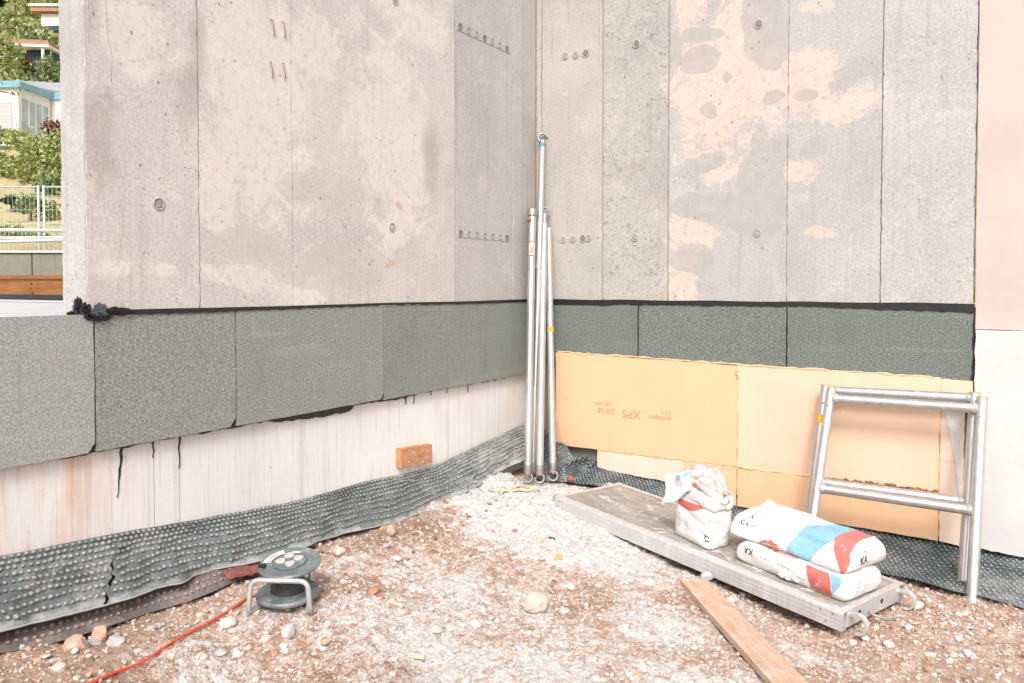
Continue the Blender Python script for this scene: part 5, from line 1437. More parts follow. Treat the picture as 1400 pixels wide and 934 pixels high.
mb = MB(); mb.lathe([(.050, -.006), (.096, -.008), (.106, -.003), (.108, .004), (.104, .009), (.096, .0085), (.090, .006), (.058, .006), (.04, .006)], 48, TT); up_ = mb.build('flange', 'reel_plate', rl, smooth='auto', world=False)
mb = MB(); mb.lathe([(.056, .004), (.058, .011), (.054, .014), (.002, .0145)], 40, TT); pl = mb.build('socket_plate', 'reel_plastic', rl, smooth='auto', world=False)
for k in range(4):
    a = k * math.pi / 2 + .3
    m4 = TT @ Matrix.Translation((.030 * math.cos(a), .030 * math.sin(a), .0135)) @ Matrix.Rotation(a, 4, 'Z')
    mb = MB(); n_ = 24; prof = []
    ol = []
    for i in range(n_):
        th = i * 2 * math.pi / n_; rr = .0172 * (1 + .10 * math.cos(th * 3)); ol.append((rr * math.cos(th), rr * math.sin(th)))
    mb.prism(ol, lambda x, y, d: m4 @ Vector((x, y, d)), 0, .006); lid = mb.build('socket_lid', 'socket_lid', pl, smooth=False, world=False, bevel=.0012)
V = []; F = []
for i in range(13):
    a = math.radians(118 + i * 5.5)
    for r_ in (.066, .094): V.append(TT @ Vector((r_ * math.cos(a), r_ * math.sin(a), .0095)))
for i in range(12): F.append((2 * i, 2 * i + 2, 2 * i + 3, 2 * i + 1))
mb = MB(); mb.add(V, F); sk = mb.build('label_sticker', 'sticker', up_, world=False, recalc=False)
V = []; F = []
for i in range(6):
    a = math.radians(135 + i * 5.5)
    for r_ in (.077, .082): V.append(TT @ Vector((r_ * math.cos(a), r_ * math.sin(a), .0102)))
for i in range(5): F.append((2 * i, 2 * i + 2, 2 * i + 3, 2 * i + 1))
mb = MB(); mb.add(V, F); mb.build('sticker_stripe', 'ink_red', up_, world=False, recalc=False)
mb = MB(); mb.box((-.012, -.009, 0), (.012, .009, .012)); V = [TT @ Matrix.Translation((-.088, -.030, .006)) @ Vector(p) for p in mb.v]; mb.v = [tuple(p) for p in V]
mb.build('switch', 'black_plastic', up_, world=False, bevel=.002)
# tubular stand: hoop in front, feet running back
def arc3(p0, p1, p2, n_=6):
    return [tuple(np.array(p0) * (1 - t) ** 2 + 2 * np.array(p1) * t * (1 - t) + np.array(p2) * t * t) for t in np.linspace(0, 1, n_)]
yb, yf, hw, ht = .02, -.112, .102, .118
path = [(-.075, yb + .03, .010)] + arc3((-.088, yf + .03, .008), (-.108, yf, .006), (-hw, yf, .030)) + arc3((-hw + .004, yf + .004, ht - .03), (-hw + .006, yf + .006, ht), (-hw + .036, yf + .006, ht)) + arc3((hw - .036, yf + .006, ht - .004), (hw - .006, yf + .006, ht - .004), (hw - .004, yf + .004, ht - .034)) + arc3((hw, yf, .030), (.108, yf, .006), (.088, yf + .03, .008)) + [(.075, yb + .03, .010)]
mb = MB(); mb.tube(path, .0088, 12); mb.build('stand', 'reel_tube', rl, smooth=True, world=False)
mb = MB(); mb.tube([(.0, .055, .155), (.03, .075, .150), (.055, .085, .12), (.06, .085, .05), (.058, .08, .012)], .0075, 10); mb.build('rear_bracket', 'reel_tube', rl, smooth=True, world=False)

cb = thing('power_cable', 'orange red power cable trailing from the reel across the dirt', 'cable', (.3, -2.7, .1))
cp = [(.48, -3.28), (.449, -3.13), (.427, -3.059), (.412, -2.977), (.400, -2.892), (.358, -2.769), (.308, -2.601), (.275, -2.475), (.268, -2.41), (.290, -2.365), (.335, -2.335)]
P_ = []
for i in range(len(cp) - 1):
    p0 = np.array(cp[max(i - 1, 0)]); p1 = np.array(cp[i]); p2 = np.array(cp[i + 1]); p3 = np.array(cp[min(i + 2, len(cp) - 1)])
    for t in np.linspace(0, 1, 6)[:-1]:
        P_.append(.5 * ((2 * p1) + (-p0 + p2) * t + (2 * p0 - 5 * p1 + 4 * p2 - p3) * t * t + (-p0 + 3 * p1 - 3 * p2 + p3) * t ** 3))
zz = np.array([gh(p[0], p[1]) for p in P_]) + .010
zz = np.convolve(np.pad(zz, 3, mode='edge'), np.ones(7) / 7, 'valid')
mb = MB(); mb.tube([(p[0], p[1], z + (.05 * max(0, (i - 46) / 6) if i > 46 else 0)) for i, (p, z) in enumerate(zip(P_, zz))], .0043, 10); mb.build('cord', 'cable_red', cb, smooth=True)
rcl = thing('red_cloth', 'dusty red rag stuck under the grey foil edge behind the cable reel', 'cloth', (.17, -2.3, .19))
V = []; F = []
for i in range(12):
    for j in range(5):
        f = i / 11; g = j / 4
        V.append((.088 + .040 * g + .004 * math.sin(i * 1.3), -2.40 + .16 * f, .192 - .045 * g * (.4 + .6 * f) + .003 * math.sin(i * 1.9 + j)))
for i in range(11):
    for j in range(4): F.append((i * 5 + j, (i + 1) * 5 + j, (i + 1) * 5 + j + 1, i * 5 + j + 1))
mb = MB(); mb.add(V, F); cl_ = mb.build('fabric', 'cloth_red', rcl, smooth=True, recalc=False); sm = cl_.modifiers.new('thick', 'SOLIDIFY'); sm.thickness = .004

# ------------------------------------------------------------------ countable stones and scraps
def rock(name, label, cat, x, y, size, mat, group=None, flat=.7, seed=0, sink=.3, sub=3):
    b_ = bmesh.new(); bmesh.ops.create_icosphere(b_, subdivisions=sub, radius=1)
    r_ = random.Random(seed); planes = [(Vector((r_.gauss(0, 1), r_.gauss(0, 1), r_.gauss(0, 1))).normalized(), r_.uniform(.62, .9)) for _ in range(13)]
    V = []; sx = r_.uniform(.85, 1.2); sy = r_.uniform(.75, 1.05)
    for v in b_.verts:
        c = v.co.copy(); m_ = 1.0
        for pn, pd in planes:
            dp = c.dot(pn)
            if dp > pd: m_ = min(m_, pd / dp)
        c = c * m_ * (1 + .05 * n3(c.x, c.y, c.z, 3, seed))
        V.append((c.x * size * sx, c.y * size * sy, c.z * size * flat))
    F = [tuple(v.index for v in f.verts) for f in b_.faces]; b_.free()
    me = bpy.data.meshes.new(name); me.from_pydata(V, [], F); me.materials.append(M[mat])
    o = bpy.data.objects.new(name, me); COL.objects.link(o)
    o.location = (x, y, float(gbase(x, y)) + .006 + size * flat * (1 - 2 * sink)); o.rotation_euler = (r_.uniform(-.3, .3), r_.uniform(-.3, .3), r_.uniform(0, 6.28))
    return props(o, label, cat, group)
rock('rock', 'large pale cream rock alone on the bare dirt in the middle', 'rock', 1.020, -1.690, .056, 'stone_pale', None, .78, 2, .18)
rock('rock', 'pinkish rock at the lower left, biggest beside the red cable', 'rock', .190, -2.985, .040, 'stone_pink', None, .8, 5, .25)
rock('rock', 'upright pale pink rock below the muddy brown foil at lower left', 'rock', .150, -2.890, .028, 'stone_pink', None, 1.25, 9, .2)
rock('rock', 'flat dark grey flake leaning behind the pinkish rock at lower left', 'rock', .165, -2.925, .03, 'stone_grey', None, .3, 14, .3)
rock('rock', 'upright pink rock standing against the grey foil near the middle', 'rock', .185, -1.58, .023, 'stone_pink', None, 1.2, 17, .2)
rock('rock', 'grey white boulder of mortar against the foil left of the poles', 'rock', .14, -.56, .055, 'stone_grey', None, .55, 23, .3)
rock('rock', 'pale upright chunk leaning on the foil below the corner', 'rock', .165, -.88, .045, 'stone_grey', None, .6, 29, .3)
rock('rock', 'orange foam crumb, largest one on the white dust', 'crumb', .893, -1.287, .022, 'foam_crumb', None, .7, 33, .1)
rock('rock', 'small yellowish foam crumb on the dust beside a dark chip', 'crumb', .745, -1.175, .014, 'foam_crumb', None, .6, 35, .1)
rock('rock', 'small brick fragment on the dust left of the foam crumbs', 'brick fragment', .555, -1.115, .014, 'stone_brick', None, .5, 36, .1)
rock('rock', 'dark slate chip on the white dust heap', 'stone', .765, -1.130, .020, 'cable_black', None, .4, 37, .1)
rock('rock', 'white mortar lump on the bare dirt right of the orange crumb', 'mortar lump', 1.035, -1.442, .028, 'stone_white', None, .45, 39, .2)
rock('rock', 'white stone with grey side on the dirt below the middle', 'stone', .935, -1.965, .026, 'stone_white', None, .6, 41, .2)
rock('rock', 'white lump beside the upper edge of the timber batten', 'mortar lump', 1.62, -1.19, .026, 'stone_white', None, .6, 44, .2)
rock('rock', 'white lump lying under the front edge of the scaffold deck', 'mortar lump', 1.47, -1.03, .032, 'stone_white', None, .7, 45, .2)
rock('rock', 'pale stone between the deck hook and the right frame foot', 'stone', 2.23, -.70, .030, 'stone_pale', None, .7, 47, .2)
# many small loose stones that nothing tells apart
r = random.Random(77); kinds = ['stone_pale', 'stone_pink', 'stone_grey', 'stone_white', 'stone_brick', 'stone_white', 'stone_grey']
protos = []
names = {'stone_pale': 'small cream stone loose on the pit floor', 'stone_pink': 'small pinkish stone loose on the pit floor', 'stone_grey': 'small grey stone loose on the pit floor', 'stone_white': 'small white mortar crumb loose on the pit floor', 'stone_brick': 'small brick red crumb loose on the pit floor'}
zones = [(.3, .7, -3.1, -2.45, 45, 'beside the red cable at lower left'), (.2, .6, -2.2, -1.3, 45, 'between the cable reel and the left foil'), (.5, 1.3, -2.4, -1.75, 40, 'along the bottom centre of the pit'), (.2, .6, -1.2, -.6, 25, 'on the dust heap below the poles'), (1.05, 1.9, -1.9, -1.5, 22, 'left of the timber batten'), (.6, 1.3, -1.75, -1.2, 18, 'around the large pale rock'), (2.05, 2.62, -1.2, -.5, 60, 'by the deck hooks and frame feet at right'), (.18, .3, -3.1, -2.5, 20, 'below the muddy foil at far left')]
cnt = 0
for x0, x1, y0, y1, nn, where in zones:
    for k in range(nn):
        x = r.uniform(x0, x1); y = r.uniform(y0, y1); sz = min(.030, .0085 * math.exp(r.gauss(.35, .38)))
        kd = r.choice(kinds); fl0 = r.uniform(.45, .8)
        lab = names[kd].replace('loose on the pit floor', where); grp = 'loose stones ' + where
        if len(protos) < 40:
            o = rock('stone', lab, 'stone', x, y, sz, kd, grp, fl0, 100 + cnt, .22, 2); protos.append((o, sz, kd))
        else:
            p, ps, pk = r.choice(protos); o = p.copy(); COL.objects.link(o); o['label'] = names[pk].replace('loose on the pit floor', where); o['group'] = grp; s_ = sz / ps
            o.scale = (s_, s_, s_); o.rotation_euler = (r.uniform(-.3, .3), r.uniform(-.3, .3), r.uniform(0, 6.28)); o.location = (x, y, gh(x, y) + sz * .25)
        cnt += 1
def chip(label, x, y, L0, W0, ang, tilt=.05):
    o = None; mb = MB(); mb.prism([(-L0 / 2, -W0 / 2), (L0 / 2, -W0 * .4), (L0 / 2 * .9, W0 / 2), (-L0 / 2, W0 * .45)], lambda a, b_, d: (a, b_, d), 0, .006)
    o = mb.build('wood_splinter', 'chip_wood'); o.location = (x, y, gh(x, y) + .006); o.rotation_euler = (tilt, tilt, ang); props(o, label, 'wood splinter')
chip('pale wood splinter on the gravel right of the cable reel', .665, -2.09, .075, .016, -.1)
chip('short white wood splinter at the bottom edge centre left', .925, -2.285, .055, .020, .3)
chip('thin wood splinter on the rubble beside the foil at centre', .345, -1.36, .03, .012, .6)

# ------------------------------------------------------------------ behind the free wall end: slab, beam, parapet, fences
mb = MB(); mb.box((-7.0, -7.0, .95), (-.032, -1.36, 1.150)); sl = mb.build('floor_slab', 'slab'); props(sl, kind='structure')
mb = MB(); mb.box((-6.4, -1.415, 1.1505), (-.16, -1.36, 1.192)); o = mb.build('beam_gap_shade', 'bitumen'); props(o, 'black strip painted in for the shaded gap under the orange beam', 'shade strip')  # bitumen black paints the shade of the gap below the beam
up = thing('foil_upstand', 'white foil strip along the slab in front of the beam', 'foil', (-2, -1.5, 1.15))
mb = MB(); mb.add([(-6.4, -1.72, 1.1525), (-.16, -1.72, 1.1525), (-.16, -1.43, 1.1545), (-6.4, -1.43, 1.1545)], [(0, 1, 2, 3)]); mb.build('strip', 'white_foil', up)
bmx = thing('timber_beam', 'orange glazed timber beam lying on the floor slab behind the wall end', 'beam', (-3.2, -1.35, 1.17))
mb = MB(); mb.add([(-6.4, -1.40, 1.196), (-.16, -1.40, 1.195), (-.16, -1.40, 1.315), (-6.4, -1.40, 1.345), (-6.4, -1.28, 1.196), (-.16, -1.28, 1.195), (-.16, -1.28, 1.315), (-6.4, -1.28, 1.345)], [(0, 1, 2, 3), (7, 6, 5, 4), (0, 4, 5, 1), (1, 5, 6, 2), (2, 6, 7, 3), (3, 7, 4, 0)]); mb.build('board', 'beam', bmx)
mb = MB(); mb.add([(-6.4, -1.412, 1.318), (-.16, -1.412, 1.289), (-.16, -1.412, 1.315), (-6.4, -1.412, 1.345), (-6.4, -1.398, 1.318), (-.16, -1.398, 1.289), (-.16, -1.398, 1.315), (-6.4, -1.398, 1.345)], [(0, 1, 2, 3), (7, 6, 5, 4), (0, 4, 5, 1), (1, 5, 6, 2), (2, 6, 7, 3), (3, 7, 4, 0)]); mb.build('top_lath', 'beam', bmx)
for k, (x, z) in enumerate(((-3.38, 1.27), (-3.40, 1.235), (-3.37, 1.205))):
    mb = MB(); mb.lathe([(.009, 0), (.008, .002), (.001, .003)], 10, Matrix.Translation((x, -1.4, z)) @ Vector((0, -1, 0)).to_track_quat('Z', 'Y').to_matrix().to_4x4()); mb.build('knot', 'black_plastic', bmx)

RV = Vector((math.cos(YAW), math.sin(YAW), 0)); FV = Vector((-math.sin(YAW), math.cos(YAW), 0))
def HF(lat, d, z): return tuple(Vector((EYE.x, EYE.y, 0)) + RV * lat + FV * d + Vector((0, 0, z)))    # hillside frame: uphill is +d
pp = thing('parapet_wall', 'weathered low concrete parapet behind the orange beam', 'wall', HF(-4.4, 7, .9))
for a, b_ in ((-9.0, -4.345), (-4.335, -2.9)):
    mb = MB(); P8 = [HF(l, d, z) for z in (.8, 1.555) for l, d in ((a, 7), (b_, 7), (b_, 7.25), (a, 7.25))]
    mb.add(P8, [(0, 3, 2, 1), (4, 5, 6, 7), (0, 1, 5, 4), (1, 2, 6, 5), (2, 3, 7, 6), (3, 0, 4, 7)]); o = mb.build('wall_panel', 'parapet', pp)
mb = MB(); P8 = [HF(l, d, z) for z in (1.556, 1.575) for l, d in ((-9, 6.98), (-2.9, 6.98), (-2.9, 7.27), (-9, 7.27))]
mb.add(P8, [(0, 3, 2, 1), (4, 5, 6, 7), (0, 1, 5, 4), (1, 2, 6, 5), (2, 3, 7, 6), (3, 0, 4, 7)]); mb.build('coping', 'white_foil', pp)
gr = thing('guard_rail', 'galvanised tube guard rail in front of the mesh fence', 'railing', HF(-6.2, 10, .9))
for z0, z1 in ((1.985, 1.965), (1.870, 1.880), (1.815, 1.868)):
    mb = MB(); mb.tube([HF(-9.5, 10, z0 + (z0 - z1) * 1.0), HF(-5.0, 10, z1)], .024, 10); mb.build('tube', 'fence_zinc', gr, smooth=True)
for l in (-9.4, -5.2):
    mb = MB(); mb.tube([HF(l, 10.05, .9), HF(l, 10.05, 2.05)], .024, 10); mb.build('post', 'fence_zinc', gr, smooth=True)
def mesh_fence(l0, l1, label, d=18.0):
    t = thing('mesh_fence', label, 'fence', HF(l0, d, 1.5), 'mobile mesh fence panels')
    for l in (l0, l1):
        mb = MB(); mb.tube([HF(l, d, 1.55), HF(l, d, 3.60)], .026, 8); mb.build('post', 'fence_zinc', t, smooth=True)
    mb = MB(); mb.tube([HF(l0, d, 3.56), HF(l1, d, 3.56)], .022, 8); mb.build('top_tube', 'fence_zinc', t, smooth=True)
    mb = MB()
    for z in np.arange(1.75, 3.5, .32): mb.tube([HF(l0, d, z), HF(l1, d, z)], .005, 4)
    n_ = int((l1 - l0) / .10)
    for k in range(1, n_): mb.tube([HF(l0 + (l1 - l0) * k / n_, d, 1.6), HF(l0 + (l1 - l0) * k / n_, d, 3.54)], .0032, 4)
    w_ = mb.build('wire_mesh', 'fence_zinc', t); w_['kind'] = 'stuff'
mesh_fence(-14.4, -10.985, 'left mesh fence panel below the green shrub on the slope')
mesh_fence(-10.86, -7.45, 'right mesh fence panel running behind the free wall end')

# hillside
hp = interp([0, 5, 12, 17, 20, 24, 30, 40, 45, 52, 60, 80, 100, 140, 200, 300], [.7, .75, 1.0, 1.55, 2.3, 3.4, 5.2, 8.3, 9.6, 12.0, 16.0, 24.5, 35, 55, 82, 110])
ll, dd = np.meshgrid(np.linspace(-150, 60, 240), np.concatenate([np.linspace(7.3, 60, 180), np.linspace(61, 300, 90)]), indexing='ij')
hz = hp(dd) + (fbm(ll * .5, dd * .5, 4, 3) - .5) * np.clip(dd / 60, .05, 1) * 1.2 + (fbm(ll * 3, dd * 3, 3, 5) - .5) * .12
XX = EYE.x + RV.x * ll + FV.x * dd; YY = EYE.y + RV.y * ll + FV.y * dd
hl = numgrid('hillside', XX, YY, hz, 'hill'); props(hl, kind='structure')

def leaves(name, mat, parent, blobs_, n, size, seed):
    g = np.random.default_rng(seed); tot = sum(b_[3] * b_[4] * b_[5] for b_ in blobs_) ; Ps = []
    for (l, d, z, rl_, rd_, rz_) in blobs_:
        k = int(n * rl_ * rd_ * rz_ / tot) + 1
        q = g.normal(size=(k, 3)); q /= np.linalg.norm(q, axis=1)[:, None]; q *= (g.uniform(.25, 1, k) ** .55)[:, None]
        q *= (1 + .25 * np.sin(q[:, :1] * 7 + seed) + .2 * np.sin(q[:, 1:2] * 9 + q[:, 2:] * 6))
        c = np.array(HF(l, d, z)); Ps.append(c + q[:, :1] * rl_ * np.array(RV) + q[:, 1:2] * rd_ * np.array(FV) + q[:, 2:] * np.array([0, 0, rz_]))
    P = np.concatenate(Ps); k = len(P)
    a = g.normal(size=(k, 3)); a /= np.linalg.norm(a, axis=1)[:, None]; b_ = g.normal(size=(k, 3)); b_ = np.cross(a, b_); b_ /= np.linalg.norm(b_, axis=1)[:, None]
    s_ = (size * g.uniform(.6, 1.4, k))[:, None]
    V = np.stack([P - a * s_, P + b_ * s_ * .5, P + a * s_, P - b_ * s_ * .5], 1).reshape(-1, 3)
    F = np.arange(k * 4).reshape(k, 4)
    return tri_mesh(name, V, F, mat, parent)
def plant(name, label, cat, mat, base, trunk_h, blobs_, n, size, seed, group=None):
    t = thing(name, label, cat, HF(*base), group)
    mb = MB(); l, d, z = base
    top = blobs_[0]
    mb.tube([HF(l, d, z - .3), HF(l + .1 * (top[0] - l), d, z + trunk_h * .5), HF(top[0], top[1], top[2])], [.05 + trunk_h * .05, .04 + trunk_h * .035, .02], 8)
    for b_ in blobs_[1:]:
        mb.tube([HF(l + (b_[0] - l) * .2, d, z + trunk_h * .5), HF(b_[0], b_[1], b_[2])], [.03 + trunk_h * .02, .012], 6)
    mb.build('trunk', 'bark', t, smooth=True)
    lf = leaves('crown', mat, t, blobs_, n, size, seed)
    return t
TG = 'dark trees on top of the hill'
plant('tree', 'dark green tree at the top left corner of the hill', 'tree', 'leaf_dark', (-63, 98, 32), 4, [(-62.5, 97, 36.5, 3.4, 3.2, 3.4), (-60.5, 97, 34.8, 2.4, 2.4, 2.2), (-64.5, 97, 34.5, 2.6, 2.5, 2.5)], 3200, .34, 1, TG)
plant('tree', 'dark green tree right of the corner tree with a yellowish lower edge', 'tree', 'leaf_dark', (-57.8, 97, 32), 4, [(-57.5, 96, 37.2, 2.8, 3, 3.4), (-55.4, 96, 36.2, 2.2, 2.2, 2.4)], 2600, .34, 2, TG)
plant('tree', 'lighter green tree between the dark hilltop trees and the white villa', 'tree', 'leaf_bright', (-52.8, 88, 29), 3, [(-52.5, 87, 32.0, 2.2, 2, 1.6), (-50.4, 87, 31.6, 2, 2, 1.4), (-54.6, 87, 31.8, 1.5, 2, 1.2)], 2200, .28, 3)
plant('tree', 'round mid green tree left of the white villa', 'tree', 'leaf_mid', (-37.6, 60, 17), 2.5, [(-37.6, 59.6, 19.4, 1.7, 1.6, 1.1), (-36.4, 59.6, 18.6, 1.2, 1.2, .9)], 1700, .20, 4)
plant('tree', 'yellow tree at the left edge below the dark trees', 'tree', 'leaf_bright', (-42.8, 66, 20), 3, [(-42.6, 65.5, 23.2, 1.4, 1.4, 1.5), (-41.0, 65.5, 22.8, 1.1, 1.2, 1.0), (-39.6, 65, 22.6, 1.0, 1.0, .8)], 1700, .22, 5)
plant('shrub', 'yellow green bush at the left edge above the blue edged house', 'shrub', 'leaf_bright', (-33.0, 51, 12.5), 1.5, [(-33.0, 50.5, 15.8, 1.35, 1.2, 1.9), (-32.2, 50.5, 14.5, 1.0, 1.0, 1.0), (-33.6, 50.5, 17.5, .9, .9, .9)], 2300, .15, 6)
plant('shrub', 'bush beside the dark shed at the wall edge', 'shrub', 'leaf_mid', (-30.4, 51.5, 13), 1.2, [(-30.3, 51, 15.2, .75, .8, 1.1), (-29.9, 51, 14.2, .8, .8, .8)], 1300, .14, 7)
plant('shrub', 'small purple leaved tree in front of the dark shed', 'shrub', 'leaf_red', (-32.3, 52.2, 14.6), 1.2, [(-32.3, 52.0, 16.0, .55, .5, .5), (-31.8, 52.0, 15.8, .35, .4, .35)], 700, .10, 8)
plant('shrub', 'large light green shrub above the mesh fence', 'shrub', 'leaf_bright', (-18.4, 30.5, 5.2), 1.2, [(-18.4, 30.4, 6.4, .75, .8, .85), (-17.9, 30.2, 5.9, .65, .7, .8), (-18.95, 30.4, 5.9, .6, .6, .7), (-17.7, 30.4, 6.9, .5, .5, .5)], 3000, .085, 9)
plant('shrub', 'green shrub base spreading low behind the fence posts', 'shrub', 'leaf_mid', (-17.2, 28.4, 4.6), .6, [(-17.0, 28.4, 4.95, .55, .5, .42), (-16.5, 28.2, 4.7, .6, .5, .6)], 1500, .075, 10)
plant('shrub', 'wine red leaved shrub behind the light green one', 'shrub', 'leaf_red', (-18.9, 32.5, 6.2), 1.2, [(-18.95, 32.2, 7.75, .42, .5, .38), (-18.55, 32.2, 7.4, .40, .5, .36), (-18.35, 32.2, 7.9, .3, .3, .2)], 1300, .075, 11)
plant('shrub', 'small dark leafy weed on the slope behind the left fence panel', 'plant', 'leaf_dark', (-16.1, 25, 3.55), .25, [(-16.1, 24.9, 4.02, .24, .2, .15), (-15.8, 24.9, 3.92, .20, .15, .13)], 420, .07, 12)
plant('shrub', 'spreading yellow green bush left of the large light green shrub', 'shrub', 'leaf_bright', (-20.6, 31.5, 5.6), .6, [(-20.6, 31.4, 6.25, .6, .6, .45), (-20.0, 31.2, 5.9, .5, .5, .4)], 1300, .08, 14)
plant('shrub', 'bush with bright tips crowding the shed from the left', 'shrub', 'leaf_bright', (-34.6, 52.5, 14.5), 1.0, [(-34.4, 52.2, 16.2, .9, .8, .9), (-33.6, 52.0, 15.2, .9, .8, .8), (-32.4, 51.5, 14.4, .9, .8, .6)], 2200, .13, 15)
plant('shrub', 'dark green bush on the flat roof side between shed and villa', 'shrub', 'leaf_mid', (-34.6, 57.8, 16.8), 1.0, [(-34.6, 57.6, 19.3, 1.0, .8, .7), (-35.6, 57.6, 18.9, .8, .8, .8)], 1500, .15, 16)
plant('shrub', 'pale bush hanging over the blue fascia at the left edge', 'shrub', 'leaf_mid', (-27.0, 40.5, 8.2), 1.0, [(-26.9, 40.3, 9.2, .5, .4, .35), (-26.2, 40.2, 9.0, .6, .4, .4)], 900, .09, 17)
plant('shrub', 'low green tuft behind the right mesh fence panel', 'shrub', 'leaf_mid', (-14.6, 23.5, 3.2), .3, [(-14.5, 23.4, 3.75, .45, .3, .30), (-14.0, 23.4, 3.55, .4, .3, .25)], 900, .06, 18)
plant('shrub', 'yellowish weeds low behind the left mesh fence panel', 'plant', 'leaf_bright', (-13.6, 20.8, 2.5), .2, [(-13.5, 20.8, 2.75, .55, .3, .18), (-12.8, 20.8, 2.65, .5, .3, .15)], 800, .05, 19)
plant('shrub', 'pale green bush between the house front and the left fence panel', 'shrub', 'leaf_bright', (-23.3, 37, 7.4), .8, [(-23.3, 36.8, 8.2, .7, .6, .5), (-22.6, 36.6, 7.9, .6, .6, .4), (-21.6, 36.4, 7.8, .8, .6, .5)], 1900, .085, 20)
# branch reaching in from the left, nearer than the hill
br = thing('tree', 'pale leaved branches of a near tree reaching in from the left edge', 'tree', HF(-11.5, 16, 1.3))
mb = MB(); mb.tube([HF(-13.2, 16, 1.0), HF(-13.0, 16, 3.4), HF(-12.4, 16, 5.4), HF(-12.0, 16, 7.5)], [.11, .09, .06, .03], 8)
mb.tube([HF(-12.7, 16, 4.6), HF(-11.0, 16, 5.35), HF(-10.2, 16, 5.2)], [.04, .02, .008], 6)
mb.tube([HF(-12.4, 16, 5.6), HF(-11.0, 16, 6.55), HF(-10.2, 16, 6.55), HF(-9.6, 16, 6.3)], [.04, .02, .014, .006], 6); mb.build('trunk', 'bark', br, smooth=True)
leaves('crown', 'leaf_silver', br, [(-10.35, 16, 5.35, .22, .3, .12), (-10.05, 16, 5.22, .22, .3, .10), (-10.5, 16, 5.55, .16, .2, .12), (-10.55, 16, 6.0, .22, .3, .16), (-10.4, 16, 6.55, .16, .2, .10), (-9.75, 16, 6.45, .20, .2, .12), (-9.45, 16, 6.22, .16, .2, .12), (-12, 16, 6.5, .8, .8, 1.0)], 1100, .055, 13)

# houses on the hill
def quadbox(P4, z0, z1):
    P8 = [HF(l, d, z0) for l, d in P4] + [HF(l, d, z1) for l, d in P4]
    return P8, [(0, 3, 2, 1), (4, 5, 6, 7), (0, 1, 5, 4), (1, 2, 6, 5), (2, 3, 7, 6), (3, 0, 4, 7)]
h1 = thing('house', 'white house with blue fascia and tall windows above the shrub', 'house', HF(-27, 43, 9))
mb = MB(); mb.add(*quadbox([(-31, 42.05), (-26.66, 42.05), (-26.46, 44.6), (-31, 44.8)], 8.0, 12.0)); mb.build('wall', 'house_white', h1)
mb = MB(); mb.add(*quadbox([(-27, 44.65), (-24.5, 44.9), (-24.5, 48), (-27, 48)], 8.5, 12.1)); mb.build('wall', 'house_white', h1)
mb = MB()
A_, B_, C_ = (-26.55, 41.85), (-26.33, 44.6), (-24.3, 44.85)
mb.add(*quadbox([(-31, 41.80), A_, (-26.55, 42.0), (-31, 42.0)], 11.95, 12.30)); mb.add(*quadbox([A_, (-26.45, 41.9), (-26.25, 44.6), B_], 11.96, 12.31)); mb.add(*quadbox([B_, C_, (-24.3, 45.0), (-26.3, 44.75)], 11.97, 12.32))
mb.build('fascia', 'blue_fascia', h1)
mb = MB(); RA, RB, RC, RD, RE = HF(-26.5, 41.9, 12.33), HF(-26.3, 44.6, 12.33), HF(-24.3, 44.9, 12.33), HF(-24.6, 49.5, 13.9), HF(-29.8, 46.5, 13.55)
mb.add([RA, RB, RC, RD, RE], [(0, 1, 4), (1, 3, 4), (1, 2, 3)]); rf = mb.build('roof', 'roof_zinc', h1)
for k in range(16):
    f = (k + .5) / 16
    p = Vector(RA) + (Vector(RB) - Vector(RA)) * f; q2 = Vector(RE) + (Vector(RD) - Vector(RE)) * f
    mb = MB(); mb.tube([p + Vector((0, 0, .02)), q2 + Vector((0, 0, .02))], .035, 5); mb.build('rib', 'roof_zinc', rf)
for k in range(4):
    f0 = .10 + k * .21; f1 = f0 + .185
    p0 = (-26.66 + .2 * f0, 42.05 + 2.55 * f0); p1 = (-26.66 + .2 * f1, 42.05 + 2.55 * f1)
    mb = MB(); mb.add(*quadbox([p0, (p0[0] + .03, p0[1]), (p1[0] + .03, p1[1]), p1], 9.55, 11.45 - .0)); wn_ = mb.build('window', 'glass', h1)
    mb = MB(); mb.add(*quadbox([(p1[0] + .0, p1[1]), (p1[0] + .05, p1[1]), (p1[0] + .06, p1[1] + .07), (p1[0], p1[1] + .07)], 9.5, 11.5)); mb.build('frame', 'house_white', wn_)
mb = MB(); mb.add(*quadbox([(-29.5, 42.0), (-26.98, 42.0), (-26.98, 42.06), (-29.5, 42.06)], 9.75, 11.25)); wn_ = mb.build('window', 'blind', h1)
for k in range(12):
    mb = MB(); mb.add(*quadbox([(-29.5, 41.985), (-26.98, 41.985), (-26.98, 42.0), (-29.5, 42.0)], 9.78 + k * .122, 9.84 + k * .122)); mb.build('slat', 'blind', wn_)
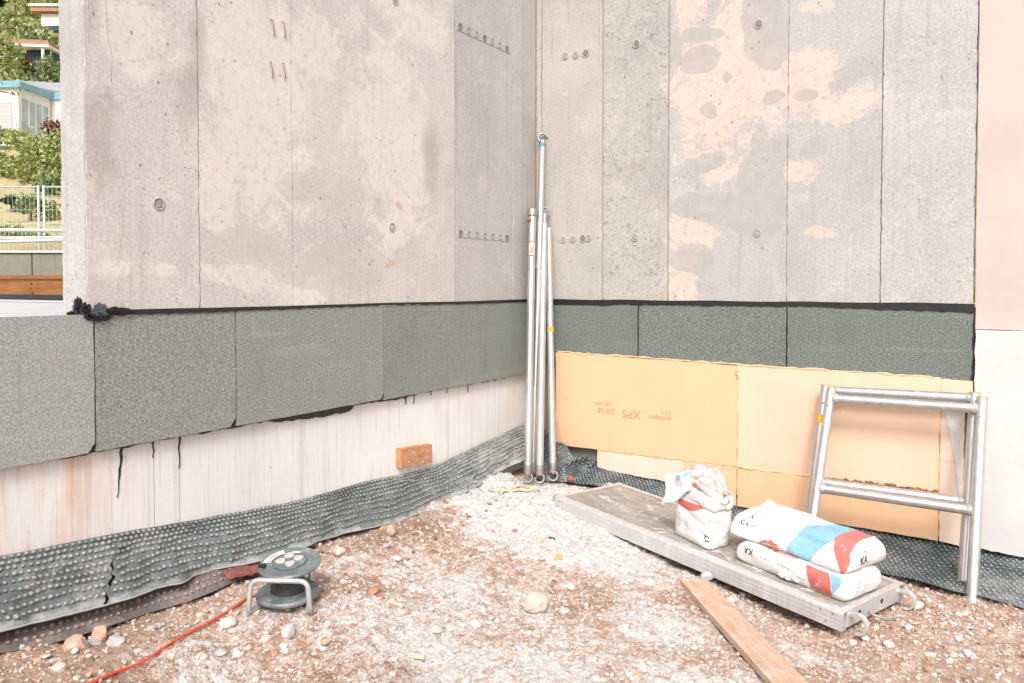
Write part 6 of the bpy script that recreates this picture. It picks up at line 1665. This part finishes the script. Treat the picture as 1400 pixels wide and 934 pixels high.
h2 = thing('house', 'white flat roofed villa high on the hill', 'house', HF(-36.5, 64, 18))
mb = MB(); mb.add(*quadbox([(-36.0, 62), (-31, 62), (-31, 67), (-36.0, 67)], 19.4, 21.7)); mb.build('wall', 'house_white', h2)
mb = MB(); mb.add(*quadbox([(-37.6, 61.0), (-33, 61.0), (-33, 67.5), (-37.6, 67.5)], 22.75, 23.1)); mb.build('roof', 'roof_brown', h2)
mb = MB(); mb.add(*quadbox([(-37.7, 60.9), (-33, 60.9), (-33, 67.6), (-37.7, 67.6)], 23.11, 23.3)); mb.build('roof_edge', 'house_white', h2)
mb = MB(); mb.add(*quadbox([(-37.0, 61.4), (-33, 61.4), (-33, 67), (-37.0, 67)], 21.75, 22.7)); mb.build('upper_wall', 'house_white', h2)
mb = MB(); mb.add(*quadbox([(-35.6, 61.9), (-33, 61.9), (-33, 61.99), (-35.6, 61.99)], 19.9, 21.2)); wn_ = mb.build('window', 'glass', h2)
mb = MB(); mb.add(*quadbox([(-36.4, 61.3), (-33, 61.3), (-33, 61.9), (-36.4, 61.9)], 21.35, 21.6)); mb.build('wall_gap_shade', 'dark_boards', h2)  # dark slab paints the shaded gap between upper wall and window
h3 = thing('shed', 'dark blue grey shed with a brown flat roof below the villa', 'shed', HF(-33, 55, 16))
mb = MB(); mb.add(*quadbox([(-33.9, 54.5), (-32.3, 54.5), (-32.3, 57), (-33.9, 57)], 14.6, 17.75)); mb.build('wall', 'dark_boards', h3)
mb = MB(); mb.add(*quadbox([(-34.5, 53.6), (-32.0, 53.9), (-32.0, 57.2), (-34.5, 57.2)], 17.78, 17.95)); mb.build('roof_edge', 'house_white', h3)
mb = MB(); mb.add(*quadbox([(-34.5, 53.7), (-32.1, 54.0), (-32.1, 57.2), (-34.5, 57.2)], 17.96, 18.3)); mb.build('roof', 'roof_brown', h3)
mb = MB(); mb.add(*quadbox([(-32.55, 53.95), (-32.4, 53.95), (-32.4, 54.1), (-32.55, 54.1)], 14.6, 17.77)); mb.build('post', 'house_white', h3)
